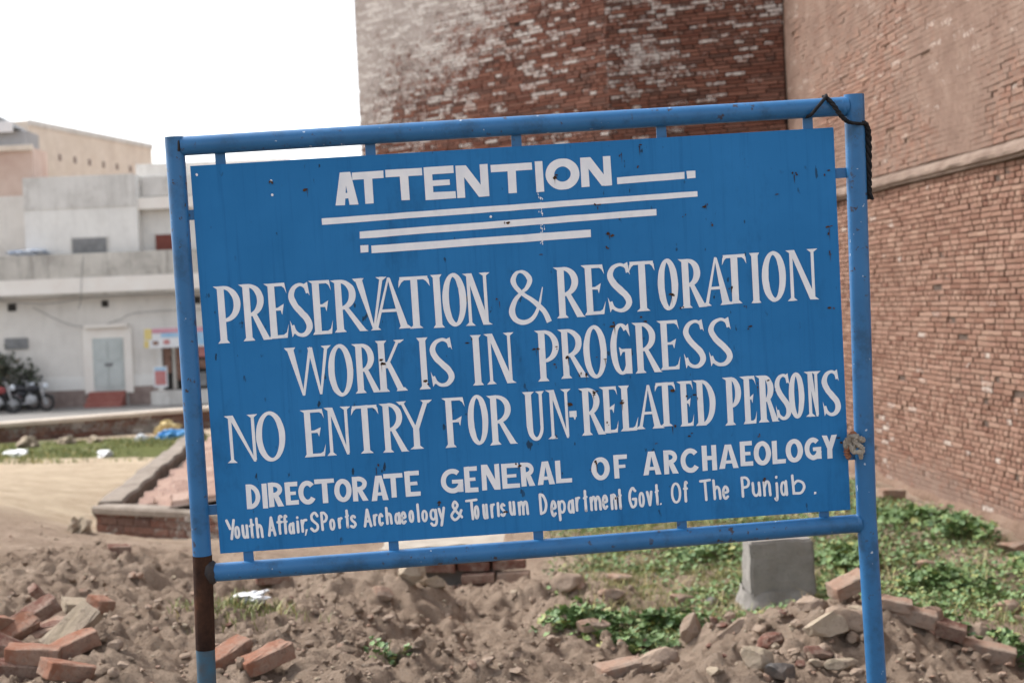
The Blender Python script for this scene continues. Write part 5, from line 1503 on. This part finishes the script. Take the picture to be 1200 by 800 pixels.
# ================================================================== WEEDS
def leaves(P, size, lobes=5, tilt=.6, seed=0, dry=0.0):
    """rounded, scalloped mallow-like leaves at the points P (n,3)"""
    r = np.random.RandomState(seed)
    V = []; F = []; A = []
    m = lobes * 2
    for i, p in enumerate(P):
        s = size[i] if hasattr(size, '__len__') else size
        s *= r.uniform(.65, 1.25)
        nrm = Vector((r.normal(0, tilt), r.normal(0, tilt), 1)).normalized()
        q = nrm.to_track_quat('Z', 'Y').to_matrix() @ Matrix.Rotation(r.rand() * 6.28, 3, 'Z')
        n = len(V); t = min(1, max(0, r.normal(.5, .26)))
        V.append(tuple(Vector(p) + q @ Vector((0, -.25 * s, -.12 * s)))); A.append((t * .75, 0, 0, 1))
        for k in range(m):
            th = -math.pi / 2 + .35 + (2 * math.pi - .7) * k / (m - 1)
            rad = s * (1.0 if k % 2 else .80)
            V.append(tuple(Vector(p) + q @ Vector((rad * math.cos(th), rad * math.sin(th), .16 * s * (1 if k % 2 else -.2))))); A.append((t, 0, 0, 1))
        for k in range(m - 1): F.append((n, n + 1 + k, n + 2 + k))
    return V, F, A
def plant(name, label, px, py, rx, ry, hgt, n, leaf, group, seed, dep=None):
    c = hit(px, py)
    r = np.random.RandomState(seed)
    root = thing(name, label, 'weed', (float(c[0]), float(c[1]), float(hz(c[0], c[1]))), group=group)
    P = []; sub = [(r.normal(0, .38) * rx, r.normal(0, .38) * ry, r.uniform(.45, 1)) for _ in range(7)]
    for _ in range(n):
        a, b, hh = sub[r.randint(7)]
        x = a + r.normal(0, .30) * rx; y = b + r.normal(0, .30) * ry
        e = max(0, 1 - (x / rx / 1.15) ** 2 - (y / ry / 1.15) ** 2)
        if e <= 0: continue
        z = hgt * hh * math.sqrt(e) * r.uniform(.25, 1)
        P.append((x, y, z + float(hz(c[0] + x, c[1] + y)) - root.location.z + .012))
    V, F, A = leaves(P, leaf, 5, .5, seed)
    mesh_obj('foliage', V, F, M['leaf'], root, False, None, A)
    mb = MB()
    for p in P[::4]:
        g0 = (p[0] * .7, p[1] * .7, float(hz(c[0] + p[0] * .7, c[1] + p[1] * .7)) - root.location.z - .01)
        mb.tube([g0, ((p[0] + g0[0]) / 2, (p[1] + g0[1]) / 2, p[2] * .6 + g0[2] * .4), (p[0], p[1], p[2] - .004)], .0018, 4, False)
    mb.build('stem', M['stem'], root)
    return root
GP = 'leafy mallow clumps on the ground by the fort wall'
plant('mallow_plant', 'broad dark green mallow patch nearest the trench, wider than any other clump', 700, 735, .30, .22, .13, 420, .026, GP, 1)
plant('mallow_plant', 'dense mallow clump spilling toward the rubble just before the concrete block', 785, 742, .28, .16, .14, 400, .024, GP, 2)
plant('mallow_plant', 'low mallow clump on the near edge of the weed patch above the flat brick', 745, 758, .20, .12, .09, 180, .022, GP, 3)
plant('mallow_plant', 'mallow clump right beside the concrete block, behind the blue post', 985, 668, .30, .35, .16, 420, .027, GP, 4)
plant('mallow_plant', 'bushy mallow clump midway between the blue post and the fort wall', 1105, 692, .30, .26, .20, 440, .026, GP, 5)
plant('mallow_plant', 'tall mallow clump close to the foot of the fort wall', 1128, 634, .30, .30, .20, 380, .027, GP, 6)
plant('mallow_plant', 'spreading mallow clump behind the bottom rail near the blue post', 1058, 612, .42, .36, .16, 420, .027, GP, 7)
plant('mallow_plant', 'small mallow clump touching the far end of the brick row', 1128, 745, .12, .10, .08, 110, .020, GP, 8)
plant('mallow_plant', 'small mallow tuft at the picture edge beside the fort wall foot', 1195, 672, .20, .22, .14, 200, .025, GP, 9)
plant('mallow_plant', 'little mallow tuft low down at the picture edge', 1176, 753, .13, .10, .08, 110, .020, GP, 10)
plant('mallow_plant', 'mallow tuft at the bottom of the picture edge, past the brick row', 1198, 768, .12, .10, .10, 110, .020, GP, 13)
plant('mallow_plant', 'mallow clump below the far corner tab of the board', 840, 655, .32, .30, .12, 260, .024, GP, 11)
plant('mallow_plant', 'thin green tuft growing in the dark hollow of the central soil heap', 450, 772, .10, .08, .07, 60, .014, None, 12)
# ground cover between the clumps
r = np.random.RandomState(8)
N = 52000
YY = 7.6 + 8.2 * r.rand(N) ** 1.15; XX = .1 + r.rand(N) * 4.2
den = sstep(.30, .56, fbm(XX * 1.5 + 3, YY * 1.1, 4)) * sstep(-.05, .5, XX - .12) * sstep(0, .25, wallx(YY) - .18 - XX) * sstep(7.5, 8.3, YY + .35 * (vn(XX * 3, YY * 3) - .5))
kp = r.rand(N) < den * .9
kp &= ~((np.abs(XX - blk.location.x) < .26) & (np.abs(YY - blk.location.y) < .26))
XX, YY = XX[kp], YY[kp]; ZZ = hz(XX, YY) + .006 + .05 * r.rand(len(XX)) ** 2
V, F, A = leaves(np.stack([XX, YY, ZZ], 1), .0145, 4, .55, 3)
g = mesh_obj('weeds', V, F, M['leaf'], None, False, None, A)
tag(g, 'low leafy weeds covering the ground between the rubble and the fort wall', None, None, 'stuff')
def blades(XX, YY, hgt, wid, seed, lean=.5):
    r = np.random.RandomState(seed); ZZ = hz(XX, YY)
    V = []; F = []; A = []
    for x, y, z in zip(XX, YY, ZZ):
        h = hgt * r.uniform(.5, 1.3); th = r.rand() * 6.28; a = r.normal(0, lean); b = r.normal(0, lean)
        dx, dy = math.cos(th) * wid, math.sin(th) * wid; n = len(V); t = min(1, max(0, r.normal(.5, .3)))
        V += [(x - dx, y - dy, z - .005), (x + dx, y + dy, z - .005), (x + dx * .7 + a * h * .4, y + dy * .7 + b * h * .4, z + h * .6), (x - dx * .7 + a * h * .4, y - dy * .7 + b * h * .4, z + h * .6), (x + a * h, y + b * h, z + h)]
        F += [(n, n + 1, n + 2, n + 3), (n + 3, n + 2, n + 4)]; A += [(t, 0, 0, 1)] * 5
    return V, F, A
N = 42000
YY = 7.7 + 7.8 * r.rand(N); XX = .2 + r.rand(N) * 4.0
den = sstep(.32, .58, fbm(XX * 1.1 + 13, YY * .9 + 4, 4)) * sstep(-.1, .4, XX - .05) * sstep(0, .2, wallx(YY) - .15 - XX)
kp = r.rand(N) < den * .8
kp &= ~((np.abs(XX - blk.location.x) < .24) & (np.abs(YY - blk.location.y) < .24))
v1 = blades(XX[kp], YY[kp], .045, .0024, 5)
gp = hit(276, 712); N = 800; X2 = float(gp[0]) + r.normal(0, .13, N); Y2 = float(gp[1]) + .06 + r.normal(0, .14, N)
v2 = blades(X2, Y2, .045, .003, 6)
N = 11000; X3 = -13.5 + 9.6 * r.rand(N); Y3 = 22.8 + 5.4 * r.rand(N); kk = r.rand(N) < sstep(.32, .55, fbm(X3 * .5 + 2, Y3 * .6, 3)); X3, Y3 = X3[kk], Y3[kk]
v3 = blades(X3, Y3, .07, .010, 7)
V = []; F = []; A = []
N = 1500; X4 = .3 + 3.6 * r.rand(N); Y4 = 8.0 + 6 * r.rand(N); kk = (X4 < wallx(Y4) - .2) & (r.rand(N) < sstep(.4, .6, fbm(X4 * 1.7 + 30, Y4 * 1.7, 3)))
kk &= ~((np.abs(X4 - blk.location.x) < .26) & (np.abs(Y4 - blk.location.y) < .26))
v4 = blades(X4[kk], Y4[kk], .11, .0020, 9, .8)
v4 = (v4[0], v4[1], [(.9 + .1 * q[0], 0, 0, 1) for q in v4[2]])
for v, f, a in (v1, v2, v3, v4):
    n = len(V); V += v; F += [tuple(i + n for i in q) for q in f]; A += a
g = mesh_obj('grass', V, F, M['grassblade'], None, False, None, A)
tag(g, 'short thin grass growing over the soil and in a strip before the yard wall', None, None, 'stuff')

# ================================================================== LITTER
M['bagwhite'] = simple('white_plastic_bag', (0.68, 0.68, 0.68), (0.80, 0.80, 0.80), 12, 0.5)
M['bagblue'] = simple('blue_plastic_bag', (0.06, 0.28, 0.60), (0.14, 0.40, 0.72), 9, 0.5)
M['bagyellow'] = simple('yellow_cloth_bag', (0.60, 0.46, 0.20), (0.72, 0.58, 0.32), 9, 0.7)
def litter(name, label, px, py, r3, mat, seed, cat='litter', group=None, depth0=5):
    p = hit(px, py, depth0)
    o = crumple(name, (0, 0, 0), r3, M[mat], None, seed, 3, .55)
    o.location = (float(p[0]), float(p[1]), float(hz(p[0], p[1])) + r3[2] * .55)
    o.rotation_euler = (0, 0, .3 * seed)
    return tag(o, label, cat, group)
o = litter('plastic_bag', 'crumpled white plastic bag on the green tuft beside the rusty post', 294, 704, (.085, .042, .026), 'bagwhite', 0, 'plastic bag')
o.rotation_euler = (.1, -.18, .25)
litter('plastic_bag', 'blue plastic bag dropped on the grass by the brick basin', 204, 514, (.30, .16, .11), 'bagblue', 2, 'plastic bag')
litter('cloth_bag', 'yellow bundle lying behind the blue plastic bag', 196, 509, (.22, .15, .16), 'bagyellow', 3, 'bag')
GL = 'pale litter on the grass strip'
litter('paper_scrap', 'pale scrap on the grass close under the yard wall, nearest the bags', 165, 517, (.14, .10, .08), 'bagwhite', 4, 'litter', GL)
litter('paper_scrap', 'pale flat scrap lying alone in the middle of the grass strip', 124, 535, (.18, .12, .06), 'bagwhite', 5, 'litter', GL)
litter('paper_scrap', 'pale scrap under the yard wall, below the red steps of the house', 110, 518, (.22, .12, .07), 'b_pale', 6, 'litter', GL)
litter('paper_scrap', 'pale scrap under the yard wall, furthest from the brick basin', 33, 524, (.25, .14, .10), 'b_pale', 7, 'litter', GL)
litter('paper_scrap', 'pale scrap at the edge where the grass meets the sandy path', 18, 534, (.20, .12, .06), 'bagwhite', 8, 'litter', GL)
litter('paper_scrap', 'pale scrap under the yard wall in a gap between two others', 78, 520, (.18, .12, .08), 'b_pale', 9, 'litter', GL)
litter('mortar_lump', 'pale lump of mortar at the corner foot of the brick basin', 92, 624, (.10, .08, .07), 'b_pale', 10, 'stone')

# ================================================================== MOTORCYCLES AND BUSH BY THE HOUSE
M['tyre'] = simple('black_tyre', (0.02, 0.02, 0.02), (0.035, 0.035, 0.035), 5, 0.8)
M['chrome'] = simple('dull_chrome', (0.35, 0.35, 0.36), (0.5, 0.5, 0.5), 5, 0.4)
M['bikered'] = simple('red_bike_paint', (0.22, 0.04, 0.04), (0.30, 0.07, 0.07), 5, 0.4)
M['bikeblack'] = simple('black_bike_paint', (0.025, 0.025, 0.03), (0.04, 0.04, 0.045), 5, 0.4)
M['glass'] = simple('headlamp_glass', (0.55, 0.58, 0.62), (0.65, 0.68, 0.72), 5, 0.2)
def motorcycle(label, loc, rz, tank):
    root = thing('motorcycle', label, 'motorcycle', loc, (0, 0, rz), 'motorcycles parked before the house')
    def wheel(x):
        V = []; F = []; n, m_ = 28, 8
        for i in range(n):
            a = 2 * math.pi * i / n
            for j in range(m_):
                b = 2 * math.pi * j / m_
                rad = .25 + .05 * math.cos(b)
                V.append((x + rad * math.cos(a), .05 * math.sin(b), .30 + rad * math.sin(a)))
        for i in range(n):
            for j in range(m_):
                F.append((i * m_ + j, ((i + 1) % n) * m_ + j, ((i + 1) % n) * m_ + (j + 1) % m_, i * m_ + (j + 1) % m_))
        w_ = mesh_obj('wheel', V, F, M['tyre'], root, True)
        mb = MB(); mb.tube([(x, -.05, .30), (x, .05, .30)], .06, 12)
        for k in range(10):
            a = math.pi * k / 5; mb.tube([(x, 0, .30), (x + .21 * math.cos(a), 0, .30 + .21 * math.sin(a))], .007, 4)
        mb.build('hub_and_spokes', M['chrome'], w_)
    wheel(-.62); wheel(.62)
    def lump(name, c, rr_, mat, sub=3, p=2.6):
        bm = bmesh.new(); bmesh.ops.create_icosphere(bm, subdivisions=sub, radius=1)
        v = []
        for q in bm.verts:
            k = (abs(q.co.x) ** p + abs(q.co.y) ** p + abs(q.co.z) ** p) ** (-1 / p)
            v.append((c[0] + q.co.x * k * rr_[0], c[1] + q.co.y * k * rr_[1], c[2] + q.co.z * k * rr_[2]))
        f = [tuple(q.index for q in g.verts) for g in bm.faces]; bm.free()
        return mesh_obj(name, v, f, mat, root, True)
    lump('fuel_tank', (.14, 0, .80), (.27, .14, .13), tank)
    lump('seat', (-.38, 0, .80), (.36, .13, .06), M['bikeblack'])
    lump('engine', (.08, 0, .42), (.20, .15, .17), M['chrome'])
    lump('side_panel', (-.25, 0, .62), (.18, .15, .11), tank)
    h_ = lump('headlight', (.62, 0, .88), (.09, .10, .10), M['glass'])
    lump('rear_light', (-.76, 0, .76), (.04, .06, .04), M['bikered'])
    for y in (-.09, .09):
        mb = MB(); mb.tube([(.62, y, .30), (.44, y, .98)], .025, 8); mb.build('fork_leg', M['chrome'], root)
    mb = MB(); mb.tube([(.36, -.36, 1.05), (.44, -.2, 1.03), (.45, 0, 1.0), (.44, .2, 1.03), (.36, .36, 1.05)], .016, 8); mb.build('handlebar', M['chrome'], root)
    mb = MB(); mb.tube([(-.62, 0, .30), (-.2, 0, .40), (.1, 0, .28), (.30, 0, .45), (.44, 0, .9), (-.1, 0, .70), (-.6, 0, .70)], .025, 8); mb.build('frame', M['bikeblack'], root)
    mb = MB(); mb.tube([(.15, -.12, .32), (-.2, -.15, .28), (-.75, -.16, .36)], [.025, .035, .045], 8); mb.build('exhaust', M['chrome'], root)
    for x in (-.62, .62):
        V = []; F = []
        for i in range(9):
            a = math.radians(25 + 130 * i / 8)
            for y in (-.06, .06): V.append((x + .35 * math.cos(a), y, .30 + .35 * math.sin(a)))
        for i in range(8): F.append((2 * i, 2 * i + 1, 2 * i + 3, 2 * i + 2))
        mesh_obj('mudguard', V, F, tank, root, True)
    for y in (-.3, .3):
        mb = MB(); mb.tube([(.38, y, 1.04), (.36, y, 1.18)], .008, 6); mb.bbox(.34, .37, y - .06, y + .06, 1.16, 1.24, .01); mb.build('mirror', M['bikeblack'], root)
    return root
bx_ = on_y(8, 488, 52.5); sz = lambda p: float(h0(p[0], p[1])) + .12
motorcycle('dark red tanked motorcycle parked before the bush, cut by the picture edge', (float(bx_[0]) - .35, 52.3, sz(bx_)), .25, M['bikered'])
bx_ = on_y(36, 480, 53.2)
motorcycle('dark motorcycle with bright headlight parked nearest the red steps', (float(bx_[0]), 53.1, sz(bx_)), -.15, M['bikeblack'])
bx_ = on_y(16, 480, 53.8)
motorcycle('dark motorcycle standing between and behind the other two', (float(bx_[0]), 53.95, sz(bx_)), .1, M['bikeblack'])
def bush(label, px, py, Y, rx, hgt, n, seed):
    c = on_y(px, py, Y); z0_ = float(h0(c[0], c[1])) + .12
    root = thing('bush', label, 'bush', (float(c[0]), Y, z0_))
    r = np.random.RandomState(seed); P = []
    cl = [(r.normal(0, .4) * rx, r.normal(0, .3) * rx, hgt * r.uniform(.25, .9)) for _ in range(16)]
    for _ in range(n):
        a, b, z = cl[r.randint(16)]
        P.append((a + r.normal(0, .16) * rx, b + r.normal(0, .16) * rx, max(.1, z + r.normal(0, .12) * hgt)))
    V, F, A = leaves(P, .085, 3, .8, seed)
    mesh_obj('foliage', V, F, M['bushleaf'], root, False, None, A)
    mb = MB()
    for k in cl: mb.tube([(k[0] * .1, k[1] * .1, -.1), (k[0] * .5, k[1] * .5, k[2] * .55), k], [.05, .03, .012], 6)
    mb.build('branches', M['plinth'], root)
bush('dusty dark bush by the house wall behind the motorcycles', 6, 478, 54.3, .85, 1.9, 1100, 1)
bush('narrow dusty shrub against the cream wall between motorcycles and steps', 38, 478, 54.5, .42, 1.7, 420, 2)
